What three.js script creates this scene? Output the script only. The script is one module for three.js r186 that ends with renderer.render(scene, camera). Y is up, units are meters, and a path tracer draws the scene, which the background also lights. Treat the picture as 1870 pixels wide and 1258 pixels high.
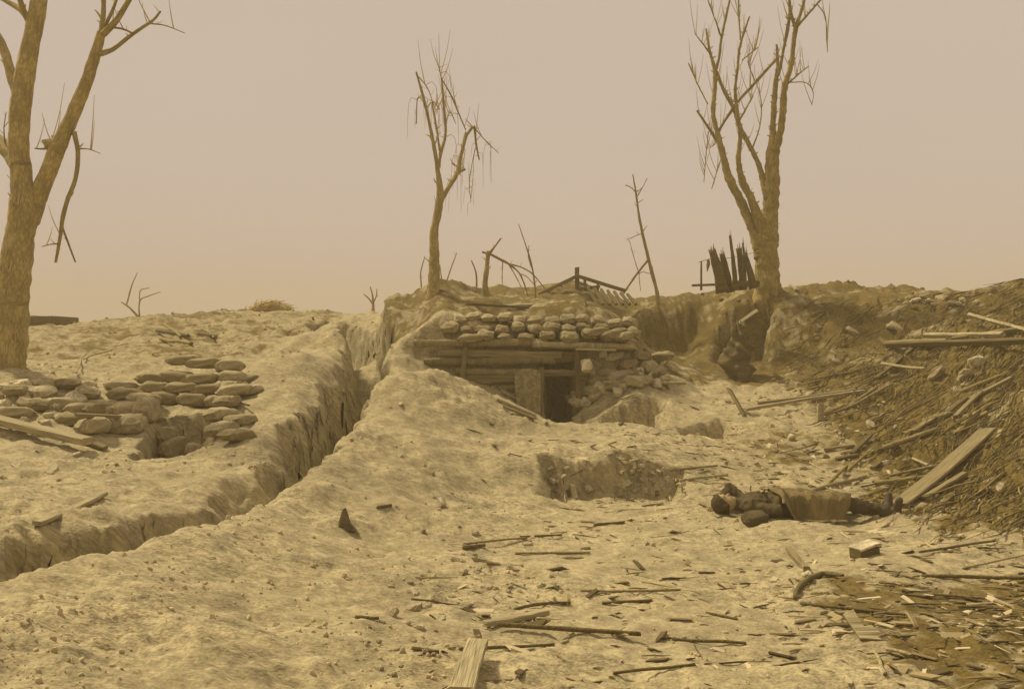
import * as THREE from 'three';
import { ImprovedNoise } from 'three/addons/math/ImprovedNoise.js';
import { mergeGeometries, mergeVertices } from 'three/addons/utils/BufferGeometryUtils.js';
import { MarchingCubes } from 'three/addons/objects/MarchingCubes.js';

// ------------------------------------------------------------------ camera, sky, sun, exposure
const EYE = 1.6, FOC = 1900, CX = 935, CY = 629;          // eye height; focal length and centre of the 1870 x 1258 photograph
const scene = new THREE.Scene();
const camera = new THREE.PerspectiveCamera(2 * Math.atan(CY / FOC) * 180 / Math.PI, 1024 / 688, 0.05, 1500);
camera.position.set(0, EYE, 0);
camera.lookAt(0, EYE, -10);
const renderer = new THREE.WebGLRenderer({ antialias: true });
renderer.toneMapping = THREE.LinearToneMapping;
renderer.toneMappingExposure = 1.17;
renderer.shadowMap.enabled = true;

const noise = new ImprovedNoise();
const N = (x, y, z = 0) => noise.noise(x, y, z);
function fbm(x, y, z, oct = 4, gain = 0.5) { let a = 1, s = 0; for (let i = 0; i < oct; i++) { s += a * N(x, y, z + i * 7.3); x *= 2.03; y *= 2.03; z *= 2.03; a *= gain; } return s; }
function rng(seed) { return () => { seed = (seed + 0x6d2b79f5) | 0; let t = Math.imul(seed ^ (seed >>> 15), 1 | seed); t = (t + Math.imul(t ^ (t >>> 7), 61 | t)) ^ t; return ((t ^ (t >>> 14)) >>> 0) / 4294967296; }; }
const clamp = (x, a = 0, b = 1) => Math.min(b, Math.max(a, x));
const sstep = (a, b, x) => { const t = clamp((x - a) / (b - a)); return t * t * (3 - 2 * t); };
const mix = (a, b, t) => a + (b - a) * t;
const V = (x, y, z) => new THREE.Vector3(x, y, z);

{ // hazy, evenly overcast sky: only air
  const w = 256, h = 128, data = new Float32Array(w * h * 4);
  const hor = [0.515, 0.427, 0.382], zen = [0.49, 0.405, 0.302];
  for (let j = 0; j < h; j++) for (let i = 0; i < w; i++) {
    const el = (j + 0.5) / h * Math.PI - Math.PI / 2, az = (i + 0.5) / w * Math.PI * 2;
    const t = clamp(Math.sin(Math.max(el, 0)) * 1.5);
    const c = fbm(Math.cos(az) * Math.cos(el) * 2.2, Math.sin(el) * 5, Math.sin(az) * Math.cos(el) * 2.2, 4) * 0.022;
    for (let k = 0; k < 3; k++) data[(j * w + i) * 4 + k] = mix(hor[k], zen[k], t) * (1 + c);
    data[(j * w + i) * 4 + 3] = 1;
  }
  const sky = new THREE.DataTexture(data, w, h, THREE.RGBAFormat, THREE.FloatType);
  sky.mapping = THREE.EquirectangularReflectionMapping; sky.magFilter = sky.minFilter = THREE.LinearFilter; sky.needsUpdate = true;
  scene.background = sky; scene.environment = sky;
}
const sun = new THREE.DirectionalLight(new THREE.Color(1, 0.86, 0.57), 3.8);   // hazy sun, high, behind the place and to the left
sun.position.set(-24, 38, -30); sun.target.position.set(0, 0.5, -12);
sun.castShadow = true; sun.shadow.radius = 13; sun.shadow.mapSize.set(2048, 2048);
Object.assign(sun.shadow.camera, { left: -25, right: 25, top: 25, bottom: -25, near: 1, far: 90 });
scene.add(sun, sun.target);

// ------------------------------------------------------------------ naming helpers
const used = new Map();
function numbered(name) { const n = used.get(name) || 0; used.set(name, n + 1); return n ? name + '_' + String(n).padStart(3, '0') : name; }
function shadow(o) { o.traverse((m) => { if (m.isMesh) { m.castShadow = true; m.receiveShadow = true; } }); return o; }
function tag(o, label, category, group) { o.userData.label = label; o.userData.category = category; if (group) o.userData.group = group; return o; }
function thing(name, label, category, group, pos) { const g = new THREE.Group(); g.name = numbered(name); if (pos) g.position.copy(pos); tag(g, label, category, group); scene.add(g); return g; }
function part(name, geo, mat, parent) { const m = new THREE.Mesh(geo, mat); m.name = name; m.castShadow = m.receiveShadow = true; parent.add(m); return m; }
function single(name, geo, mat, label, category, group) { const m = new THREE.Mesh(geo, mat); m.name = numbered(name); m.castShadow = m.receiveShadow = true; tag(m, label, category, group); scene.add(m); return m; }
const ORD = ['first', 'second', 'third', 'fourth', 'fifth', 'sixth', 'seventh', 'eighth', 'ninth', 'tenth', 'eleventh', 'twelfth', 'thirteenth', 'fourteenth', 'fifteenth', 'sixteenth', 'seventeenth', 'eighteenth'];
const at = (px, py, d) => V((px - CX) / FOC * d, EYE - (py - CY) / FOC * d, -d);   // a point of the place, from where it is seen and how far it is

// ------------------------------------------------------------------ terrain
const CP = [];
const g_ = (px, py, d) => { const p = at(px, py, d); CP.push([p.x, p.z, p.y]); };
const w_ = (x, z, h) => CP.push([x, z, h]);
// road hollow, right of the bank
for (const a of [[0, -2, 0.02], [2, -2, 0.02], [-1.5, -2.6, 0.1], [4, -3, 0.1], [0.5, -4.8, 0], [2.3, -4.8, 0.03], [0.2, -7, 0], [2.6, -7, 0.03], [1, -9, 0], [2.4, -9.2, 0.01], [0.2, -9.7, 0.02], [8, -8, 0.6], [9, -12, 1.6], [9, -17, 2.6], [8, -4, 0.3], [14, -14, 2.4],
  [0, -24, 2.2], [4, -24, 2.25], [9, -23, 2.3], [0, -34, 1.2], [9, -34, 1.2], [-9, -40, 1.3], [22, -30, 1.5], [-26, -30, 1.7], [-12, -10, 0.95], [-12, -16, 1.5], [-8, -5, 0.5], [-6, -3, 0.42], [-12, -25, 1.8],
  [0, 3, 0.1], [-6, 3, 0.4], [6, 3, 0.3], [0, 30, 0.3], [-30, 10, 0.8], [30, 10, 0.8]]) w_(...a);
for (const a of [[1470, 928, 10.2], [1640, 935, 9.9], [1800, 965, 9], [1880, 1005, 8.1],
  // spoil bank left of the road, down to its toe
  [760, 1100, 6.45], [830, 1000, 8.2], [905, 935, 9.9], [600, 1100, 6], [450, 1100, 5.5], [250, 1100, 5.2], [0, 1112, 5], [300, 1258, 4.2], [0, 1258, 3.9], [600, 1258, 4.55], [-200, 1200, 4],
  [330, 985, 6.45], [500, 870, 9], [655, 797, 11.2], [600, 950, 8], [700, 880, 9.5], [850, 850, 11], [750, 800, 11.2], [900, 800, 12.3], [985, 800, 12.6], [1030, 777, 13.2], [1200, 777, 13.4], [1110, 779, 13.2],
  // broken edge in the middle of the road
  [1000, 828, 11.5], [1130, 828, 11.4], [1240, 828, 11.6], [1000, 905, 10.8], [1070, 913, 10.7], [1130, 913, 10.7], [1230, 903, 10.8], [1180, 912, 10.7],
  // rubble slope and rising ground towards the bank behind
  [1150, 722, 14.8], [1200, 690, 15.5], [1250, 700, 16], [1240, 655, 18], [1310, 655, 18.4], [1300, 740, 15], [1300, 765, 13.7], [1300, 805, 13.2], [1350, 805, 12.9], [1400, 860, 11.5], [1300, 880, 11], [1450, 760, 14], [1500, 720, 15], [1400, 700, 16.5],
  [1250, 645, 19.5], [1180, 640, 19.3], [1330, 690, 17.4], [1450, 692, 16.9], [1500, 650, 17.6], [1250, 562, 19.75], [1180, 572, 19.55], [1330, 552, 19.2], [1450, 540, 19.2], [1400, 528, 19], [1400, 570, 18.6], [1250, 545, 21], [1170, 547, 21.4], [1500, 532, 19.5], [1600, 530, 19.5], [1740, 541, 19], [1870, 535, 17], [1980, 533, 16],
  [1550, 590, 18], [1650, 640, 16.8], [1700, 600, 17.2], [1800, 600, 15.5], [1870, 600, 14.5], [1870, 680, 12.8], [1750, 690, 14], [1650, 700, 15], [1600, 760, 13.8], [1700, 780, 12.6], [1800, 800, 11.4], [1870, 820, 10.6], [1640, 850, 11.6], [1750, 880, 10.6], [1870, 900, 9.6],
  // hill over the dugout
  [830, 577, 16.4], [1000, 577, 16.4], [1140, 587, 16.6], [900, 550, 18.5], [800, 530, 18.5], [740, 548, 18], [980, 557, 18.5], [1050, 548, 19.5], [700, 575, 17], [705, 640, 15.4], [720, 690, 14.6], [800, 704, 14.3], [900, 732, 14.5], [950, 752, 14.6], [1010, 778, 15.1], [1055, 776, 15.1], [1010, 790, 14.5], [1060, 780, 14.6],
  // mound before the dugout
  [780, 686, 13.2], [700, 722, 12.6], [664, 785, 11.7], [880, 714, 13.2], [960, 764, 12.9],
  // ground left of the trench
  [0, 1003, 6.2], [186, 950, 7.3], [400, 906, 8.4], [500, 814, 10.5], [563, 766, 11.8], [610, 734, 13], [655, 696, 14.5], [668, 660, 16], [625, 622, 19],
  [0, 900, 7.6], [200, 872, 9], [350, 852, 9.6], [0, 850, 9], [200, 832, 10], [300, 842, 9.8], [420, 830, 10], [420, 750, 12], [330, 742, 12.3], [350, 675, 13.6], [460, 690, 13], [560, 680, 13.5], [540, 622, 17], [450, 602, 20], [300, 622, 18], [150, 640, 16], [230, 705, 12.6], [100, 692, 12.5], [0, 692, 12], [100, 760, 11], [0, 780, 10.5], [200, 795, 10.6],
  [100, 611, 27], [0, 614, 26], [-200, 612, 27], [250, 590, 28], [400, 573, 27], [530, 571, 25], [690, 573, 23], [640, 600, 20.5]]) g_(...a);

const stepUp = (x, z) => 0.75 * sstep(-1.9, -1.0, x) * (1 - sstep(1.1, 2.4, x)) * sstep(15.45, 15.75, -z);
const RBF = (() => {
  const n = CP.length, A = [], ph = (r) => r;
  const mean = 1.0;
  for (let i = 0; i < n; i++) { const row = new Float64Array(n + 1); for (let j = 0; j < n; j++) row[j] = -ph(Math.hypot(CP[i][0] - CP[j][0], CP[i][1] - CP[j][1])) + (i === j ? -0.02 : 0); row[n] = CP[i][2] - mean - stepUp(CP[i][0], CP[i][1]); A.push(row); }
  for (let i = 0; i < n; i++) {
    let p = i; for (let k = i + 1; k < n; k++) if (Math.abs(A[k][i]) > Math.abs(A[p][i])) p = k;
    [A[i], A[p]] = [A[p], A[i]];
    for (let k = i + 1; k < n; k++) { const f = A[k][i] / A[i][i]; if (f) for (let j = i; j <= n; j++) A[k][j] -= f * A[i][j]; }
  }
  const w = new Float64Array(n);
  for (let i = n - 1; i >= 0; i--) { let s = A[i][n]; for (let j = i + 1; j < n; j++) s -= A[i][j] * w[j]; w[i] = s / A[i][i]; }
  return (x, z) => { let s = mean; for (let j = 0; j < n; j++) { const dx = x - CP[j][0], dz = z - CP[j][1]; s -= w[j] * Math.sqrt(dx * dx + dz * dz + 0.01); } return s; };
})();
// trench: x, z, half width, depth
const TR = [[-4.6, -3.2, 0.34, 0.9], [-3.35, -4.7, 0.32, 0.85], [-2.78, -5.75, 0.3, 0.72], [-2.46, -6.8, 0.22, 0.4], [-2.2, -7.9, 0.15, 0.28], [-2.08, -8.9, 0.13, 0.28], [-2.0, -9.8, 0.14, 0.36], [-2.03, -10.35, 0.18, 0.7], [-2.02, -11.0, 0.22, 0.95], [-1.97, -12.2, 0.19, 1.1], [-1.95, -13.4, 0.2, 1.1], [-2.05, -14.9, 0.22, 1.1], [-2.3, -16.6, 0.3, 1.0], [-2.75, -18.6, 0.42, 0.9], [-3.6, -20.5, 0.4, 0.7]];
function trench(x, z) {
  let best = 1e9, hw = 0.3, dep = 0;
  if (x > 0.5 || x < -6 || z > -2 || z < -22) return [9, 0.3, 0];
  for (let i = 0; i < TR.length - 1; i++) {
    const a = TR[i], b = TR[i + 1], dx = b[0] - a[0], dz = b[1] - a[1];
    const t = clamp(((x - a[0]) * dx + (z - a[1]) * dz) / (dx * dx + dz * dz));
    const d = Math.hypot(x - a[0] - t * dx, z - a[1] - t * dz);
    if (d < best) { best = d; hw = mix(a[2], b[2], t); dep = mix(a[3], b[3], t); }
  }
  return [best, hw, dep];
}
function boxD(x, z, cx, cz, hx, hz, turn = 0) { const c = Math.cos(turn), s = Math.sin(turn), u = (x - cx) * c + (z - cz) * s, v = -(x - cx) * s + (z - cz) * c; const qx = Math.abs(u) - hx, qz = Math.abs(v) - hz; return Math.hypot(Math.max(qx, 0), Math.max(qz, 0)) + Math.min(Math.max(qx, qz), 0); }
const CUTS = [   // cx, cz, half x, half z, turn, floor height, softness
  [0.70, -15.85, 0.27, 1.2, 0, 0.34, 0.06],        // dugout doorway
  [4.05, -18.3, 0.42, 0.55, 0.2, 1.05, 0.16],      // scraped hollow under the big tree
  [1.05, -10.95, 0.72, 0.34, 0.05, -0.08, 0.09],      // broken edge of the road
  [1.28, -14.15, 0.72, 0.5, 0.12, 0.18, 0.09],     // pit before the dugout
  [2.5, -13.35, 0.26, 0.2, -0.3, 0.22, 0.1],       // small scrape behind it
  [-3.45, -10.75, 0.27, 0.72, -0.18, -0.1, 0.07],  // shelter pit between the sandbags
];
function H0(x, z) {          // the land without its fine relief
  let h = RBF(x, z) + stepUp(x, z);
  h += 0.26 * Math.exp(-(((x + 2.75) / 0.5) ** 2) - (((z + 13.2) / 2.4) ** 2)) + 0.08 * Math.exp(-(((x + 1.3) / 0.4) ** 2) - (((z + 12.7) / 0.7) ** 2));   // thrown-up earth either side of the trench
  const r = Math.hypot(x, z + 10); if (r > 30) h = mix(h, 0.85, sstep(30, 60, r));
  return h;
}
function roughness(x, z) { // how broken the soil is, metres
  const road = Math.exp(-(((x - 1.2) / 1.6) ** 2) - (((z + 8) / 3) ** 2));
  const smooth = Math.exp(-(((x + 2.6) / 0.8) ** 2) - (((z + 13.4) / 1.6) ** 2));
  const bank = sstep(3.6, 5, x) * sstep(8, 10, -z);
  return 1 - 0.55 * road - 0.45 * smooth + 0.7 * bank;
}
function Hf(x, z) {
  let h = H0(x, z);
  const r = Math.hypot(x, z + 8), far = 1 - sstep(24, 45, r);
  if (far > 0) {
    const wob = N(x * 1.7, z * 1.7, 3.3) * 0.11 + N(x * 4.3, z * 4.3, 1.7) * 0.1 + N(x * 11, z * 11, 2.7) * 0.03;
    const [d, hw, dep] = trench(x, z);
    let cut = 0;
    if (d < 1.2) { cut = 1 - sstep(hw - 0.13, hw + 0.13, d + wob); h -= dep * cut; h += 0.05 * Math.exp(-(((d - hw - 0.25) / 0.2) ** 2)) * (1 - cut); }
    for (const c of CUTS) { const q = boxD(x, z, c[0], c[1], c[2], c[3], c[4]); if (q < 0.4) { const k = 1 - sstep(-c[6], c[6], q + wob * 0.8); h = mix(h, Math.min(h, c[5]), k); cut = Math.max(cut, k); } }
    const ro = roughness(x, z) * far;
    const big = fbm(x * 0.9, z * 0.9, 0.5, 3) * 0.07;
    const m1 = fbm(x * 2.3, z * 2.3, 5.5, 4) * 0.06;
    const cl = Math.abs(N(x * 5.2, z * 5.2, 9.1)), cl2 = Math.abs(N(x * 13, z * 13, 2.1)), cl3 = N(x * 31, z * 31, 4.4);
    const patch = sstep(-0.25, 0.35, N(x * 0.8, z * 0.8, 21));
    h += ro * (big * (1 - 0.6 * cut) + m1 + (0.06 * cl + 0.03 * cl2) * (0.12 + 0.95 * patch) + 0.006 * cl3 * patch);
    // slumps and gullies on steep earth
    if (z < -15.5) h += far * 0.10 * Math.abs(N(x * 2.2, z * 1.1, 14)) ;
  }
  return h;
}
// nearest place where the sight line of a point of the photograph meets the land
function hit(px, py, dmin = 3.5) {
  let d = dmin, prev = 1;
  while (d < 40) { const p = at(px, py, d), q = p.y - Hf(p.x, p.z); if (q <= 0) { let lo = d - 0.06, hi = d; for (let k = 0; k < 8; k++) { const m = (lo + hi) / 2, p2 = at(px, py, m); if (p2.y - Hf(p2.x, p2.z) > 0) lo = m; else hi = m; } return at(px, py, hi); } prev = q; d += 0.06; }
  return at(px, py, 40);
}
const ground = (x, z, up = 0) => V(x, Hf(x, z) + up, z);

// ------------------------------------------------------------------ textures and materials
function noiseTex(size, f, srgb = false) {
  const data = new Uint8Array(size * size * 4);
  for (let j = 0; j < size; j++) for (let i = 0; i < size; i++) { const v = f(i / size, j / size); for (let k = 0; k < 3; k++) data[(j * size + i) * 4 + k] = clamp(Array.isArray(v) ? v[k] : v) * 255; data[(j * size + i) * 4 + 3] = 255; }
  const t = new THREE.DataTexture(data, size, size); t.wrapS = t.wrapT = THREE.RepeatWrapping; t.magFilter = THREE.LinearFilter; t.minFilter = THREE.LinearMipmapLinearFilter; t.generateMipmaps = true;
  if (srgb) t.colorSpace = THREE.SRGBColorSpace; t.needsUpdate = true; return t;
}
const tile = (u, v, f, fv, z) => { // periodic noise on a torus of whole cells
  const a = N(u * f, v * fv, z), b = N((u - 1) * f, v * fv, z), c = N(u * f, (v - 1) * fv, z), d = N((u - 1) * f, (v - 1) * fv, z);
  return mix(mix(a, b, u), mix(c, d, u), v) * 1.35;
};
const soilBump = noiseTex(1024, (u, v) => 0.5 + 0.34 * Math.abs(tile(u, v, 22, 22, 1.1)) + 0.3 * Math.abs(tile(u, v, 47, 47, 2.2)) + 0.22 * tile(u, v, 97, 97, 3.3) + 0.12 * tile(u, v, 190, 190, 4.4) - 0.16);
const soilTint = noiseTex(1024, (u, v) => { const s = 0.86 + 0.13 * tile(u, v, 9, 9, 7.1) + 0.16 * tile(u, v, 33, 33, 8.2) + 0.16 * tile(u, v, 88, 88, 9.3) + 0.1 * tile(u, v, 180, 180, 1.3); return [s, s, s * 0.99]; }, true);
const woodTint = noiseTex(512, (u, v) => { const g = tile(u, v, 4, 60, 1.5) * 0.22 + tile(u, v, 7, 140, 2.5) * 0.16 + tile(u, v, 3, 9, 5.5) * 0.14; const s = 0.82 + g; return [s, s, s * 0.97]; }, true);
const woodBump = noiseTex(512, (u, v) => 0.5 + tile(u, v, 4, 60, 1.5) * 0.4 + tile(u, v, 7, 140, 2.5) * 0.3);
const barkTint = noiseTex(512, (u, v) => { const g = Math.abs(tile(u, v, 22, 9, 3.5)) * 0.34 + tile(u, v, 50, 26, 4.5) * 0.18 + tile(u, v, 6, 5, 2.5) * 0.16; const s = 0.8 + g; return [s, s, s * 0.98]; }, true);
const barkBump = noiseTex(512, (u, v) => 0.3 + Math.abs(tile(u, v, 26, 7, 3.5)) * 0.8 + tile(u, v, 60, 18, 4.5) * 0.3);
const weave = noiseTex(512, (u, v) => 0.5 + 0.22 * Math.sin(u * 6.28318 * 60) * Math.sin(v * 6.28318 * 60) + 0.25 * tile(u, v, 14, 14, 6.6) + 0.15 * tile(u, v, 50, 50, 3.6));
const clothTint = noiseTex(512, (u, v) => { const s = 0.84 + 0.22 * tile(u, v, 8, 8, 2.7) + 0.14 * tile(u, v, 30, 30, 3.7) + 0.1 * tile(u, v, 120, 120, 3.9); return [s, s, s * 0.98]; }, true);
const lin = (r, g, b) => new THREE.Color().setRGB(r, g, b);
const std = (c, o = {}) => new THREE.MeshStandardMaterial({ color: lin(...c), roughness: 0.95, metalness: 0, ...o });
const wood = (c) => std(c, { map: woodTint, bumpMap: woodBump, bumpScale: 0.004 });
const M = {
  soil: new THREE.MeshStandardMaterial({ vertexColors: true, roughness: 1, map: soilTint, bumpMap: soilBump, bumpScale: 0.009 }),
  bark: std([0.48, 0.375, 0.165], { map: barkTint, bumpMap: barkBump, bumpScale: 0.009 }),
  barkDark: std([0.42, 0.32, 0.12], { map: barkTint, bumpMap: barkBump, bumpScale: 0.009 }),
  twig: std([0.48, 0.37, 0.15]), twigDark: std([0.42, 0.32, 0.12]),
  woodPale: wood([0.50, 0.42, 0.25]), woodMid: wood([0.34, 0.27, 0.14]), woodGrey: wood([0.26, 0.205, 0.1]), woodDark: wood([0.17, 0.125, 0.045]),
  bag: std([0.45, 0.37, 0.21], { map: clothTint, bumpMap: weave, bumpScale: 0.004 }),
  bagPale: std([0.56, 0.47, 0.29], { map: clothTint, bumpMap: weave, bumpScale: 0.004 }),
  bagDark: std([0.36, 0.285, 0.15], { map: clothTint, bumpMap: weave, bumpScale: 0.004 }),
  stone: std([0.53, 0.44, 0.27], { map: soilTint, bumpMap: soilBump, bumpScale: 0.009 }),
  stonePale: std([0.66, 0.57, 0.38], { map: soilTint, bumpMap: soilBump, bumpScale: 0.009 }),
  plaster: std([0.5, 0.42, 0.26], { map: soilTint, bumpMap: soilBump, bumpScale: 0.01 }),
  white: std([0.70, 0.60, 0.42], { roughness: 0.7, map: clothTint }),
  rust: std([0.16, 0.115, 0.045], { roughness: 0.75, map: soilTint }),
};

// ------------------------------------------------------------------ the ground sheet
// bare chalky soil made darker over the brushy right bank, litter, hill, left slope and heap (0 to 1)
function darkGround(x, z) {
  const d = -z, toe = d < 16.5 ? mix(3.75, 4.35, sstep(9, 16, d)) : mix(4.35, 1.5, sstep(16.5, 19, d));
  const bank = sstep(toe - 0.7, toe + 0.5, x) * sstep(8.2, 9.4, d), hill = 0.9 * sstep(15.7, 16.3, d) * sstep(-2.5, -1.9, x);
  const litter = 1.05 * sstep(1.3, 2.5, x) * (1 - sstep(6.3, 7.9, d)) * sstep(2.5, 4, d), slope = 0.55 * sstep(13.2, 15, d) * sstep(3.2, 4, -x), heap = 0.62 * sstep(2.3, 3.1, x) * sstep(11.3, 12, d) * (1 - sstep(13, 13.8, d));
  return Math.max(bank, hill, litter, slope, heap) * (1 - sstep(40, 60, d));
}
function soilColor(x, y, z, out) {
  const k = darkGround(x, z);
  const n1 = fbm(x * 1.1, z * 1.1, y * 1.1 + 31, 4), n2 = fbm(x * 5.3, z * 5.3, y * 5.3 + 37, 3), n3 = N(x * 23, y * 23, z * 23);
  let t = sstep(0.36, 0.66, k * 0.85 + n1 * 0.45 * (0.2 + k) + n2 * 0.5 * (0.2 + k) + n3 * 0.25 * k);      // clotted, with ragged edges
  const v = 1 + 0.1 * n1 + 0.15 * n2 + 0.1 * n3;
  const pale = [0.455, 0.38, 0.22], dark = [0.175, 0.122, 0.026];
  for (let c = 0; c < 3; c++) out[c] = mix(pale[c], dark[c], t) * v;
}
{
  const xs = [], zs = [];
  for (let x = 0; x < 140;) { xs.push(x); x += x < 3.2 ? 0.026 : x < 9.5 ? 0.026 + (x - 3.2) * 0.006 : Math.min(40, 0.064 * Math.pow(1.13, (x - 9.5) / 0.9 > 60 ? 60 : (x - 9.5) / 0.9)); }
  const X = [...xs.slice(1).reverse().map((v) => -v), ...xs];
  for (let z = 120; z > -2.6;) { zs.push(z); z -= Math.max(0.05, Math.min(40, (z + 2.6) * 0.13)); }
  for (let z = -2.6; z > -160;) { zs.push(z); const d = -z; z -= d < 4 ? 0.022 : d < 26 ? Math.max(0.018, d * 0.0039) : Math.min(40, (d - 25) * 0.11); }
  const nx = X.length, nz = zs.length, pos = new Float32Array(nx * nz * 3), col = new Float32Array(nx * nz * 3), uv = new Float32Array(nx * nz * 2), idx = new Uint32Array((nx - 1) * (nz - 1) * 6), c = [0, 0, 0];
  for (let j = 0, p = 0, q = 0; j < nz; j++) for (let i = 0; i < nx; i++, p += 3, q += 2) {
    let x = X[i], z = zs[j], y = Hf(x, z); const sl = i && j ? Math.max(Math.abs(y - pos[p - 2]) / (x - X[i - 1]), Math.abs(y - pos[p - nx * 3 + 1]) / (zs[j - 1] - z)) : 0, jt = 0.075 * sstep(0.8, 2.2, sl);
    if (jt) { x += jt * (N(x * 5, y * 6, z * 5 + 40) + 0.7 * N(x * 12, y * 14, z * 12 + 3)); z += jt * (N(x * 5, y * 6, z * 5 + 80) + 0.7 * N(x * 12, y * 14, z * 12 + 9)); }   // crumbling faces
    pos[p] = x; pos[p + 1] = y; pos[p + 2] = z; uv[q] = (x + y * 0.45) / 1.7; uv[q + 1] = (z - y * 0.9) / 1.7;
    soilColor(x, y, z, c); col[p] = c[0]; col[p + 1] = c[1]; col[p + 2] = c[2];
  }
  for (let j = 0, k = 0; j < nz - 1; j++) for (let i = 0; i < nx - 1; i++) { const a = j * nx + i, b = a + 1, d = a + nx, e = d + 1; idx[k++] = a; idx[k++] = b; idx[k++] = d; idx[k++] = b; idx[k++] = e; idx[k++] = d; }
  const geo = new THREE.BufferGeometry(); geo.setAttribute('position', new THREE.BufferAttribute(pos, 3)); geo.setAttribute('color', new THREE.BufferAttribute(col, 3)); geo.setAttribute('uv', new THREE.BufferAttribute(uv, 2)); geo.setIndex(new THREE.BufferAttribute(idx, 1));
  geo.computeVertexNormals();
  const m = new THREE.Mesh(geo, M.soil); m.name = 'ground'; m.userData.kind = 'structure'; m.userData.label = 'pale churned earth with a trench, banks and shell holes'; m.castShadow = m.receiveShadow = true; scene.add(m);
}
// ------------------------------------------------------------------ shape helpers
function limb(pts, rads, o = {}) {   // a tapering round piece of wood along points
  const { seg = 8, amp = 0.12, freq = 6, jag = 0, step = 0.09, ribs = 0 } = o;
  const curve = new THREE.CatmullRomCurve3(pts, false, 'centripetal'), len = curve.getLength();
  const n = Math.max(3, Math.min(110, Math.round(len / step))), fr = curve.computeFrenetFrames(n, false), k = pts.length - 1;
  const pos = [], uv = [], idx = [], p = V(0, 0, 0), q = V(0, 0, 0);
  for (let i = 0; i <= n; i++) {
    const u = i / n, t = curve.getUtoTmapping(u); curve.getPoint(t, p);
    const f = t * k, a = Math.min(k - 1, Math.floor(f)), r0 = mix(rads[a], rads[a + 1], f - a);
    for (let j = 0; j <= seg; j++) {
      const g = (j % seg) / seg * Math.PI * 2, cx = Math.cos(g), sx = Math.sin(g);
      q.copy(fr.normals[i]).multiplyScalar(cx).addScaledVector(fr.binormals[i], sx);
      let r = r0 * (1 + amp * N(p.x * freq + q.x * 1.7 + 9, p.y * freq + q.y * 1.7, p.z * freq + q.z * 1.7) + ribs * N(cx * 2.6, sx * 2.6, i * 0.13 + 3));
      const v = q.clone().multiplyScalar(r).add(p);
      if (jag && i === n) v.addScaledVector(fr.tangents[i], jag * (0.5 + N(cx * 3 + p.x * 9, sx * 3 + p.y * 3, 5) * 1.6));
      pos.push(v.x, v.y, v.z); uv.push(j / seg * Math.max(1, Math.round(r0 * 6.28 / 0.5)), u * len / 0.8);
    }
  }
  const w = seg + 1;
  for (let i = 0; i < n; i++) for (let j = 0; j < seg; j++) { const a = i * w + j, b = a + 1, c = a + w, d = c + 1; idx.push(a, c, b, b, c, d); }
  for (const [i, s] of [[0, 0], [n, 1]]) { const c = pos.length / 3; curve.getPoint(s, p); if (s && jag) p.addScaledVector(fr.tangents[n], -jag * 0.4); pos.push(p.x, p.y, p.z); uv.push(0.5, s * len / 0.8); for (let j = 0; j < seg; j++) s ? idx.push(c, i * w + j + 1, i * w + j) : idx.push(c, i * w + j, i * w + j + 1); }
  const geo = new THREE.BufferGeometry(); geo.setAttribute('position', new THREE.Float32BufferAttribute(pos, 3)); geo.setAttribute('uv', new THREE.Float32BufferAttribute(uv, 2)); geo.setIndex(idx); geo.computeVertexNormals(); return geo;
}
let plankSeed = 5;
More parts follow.
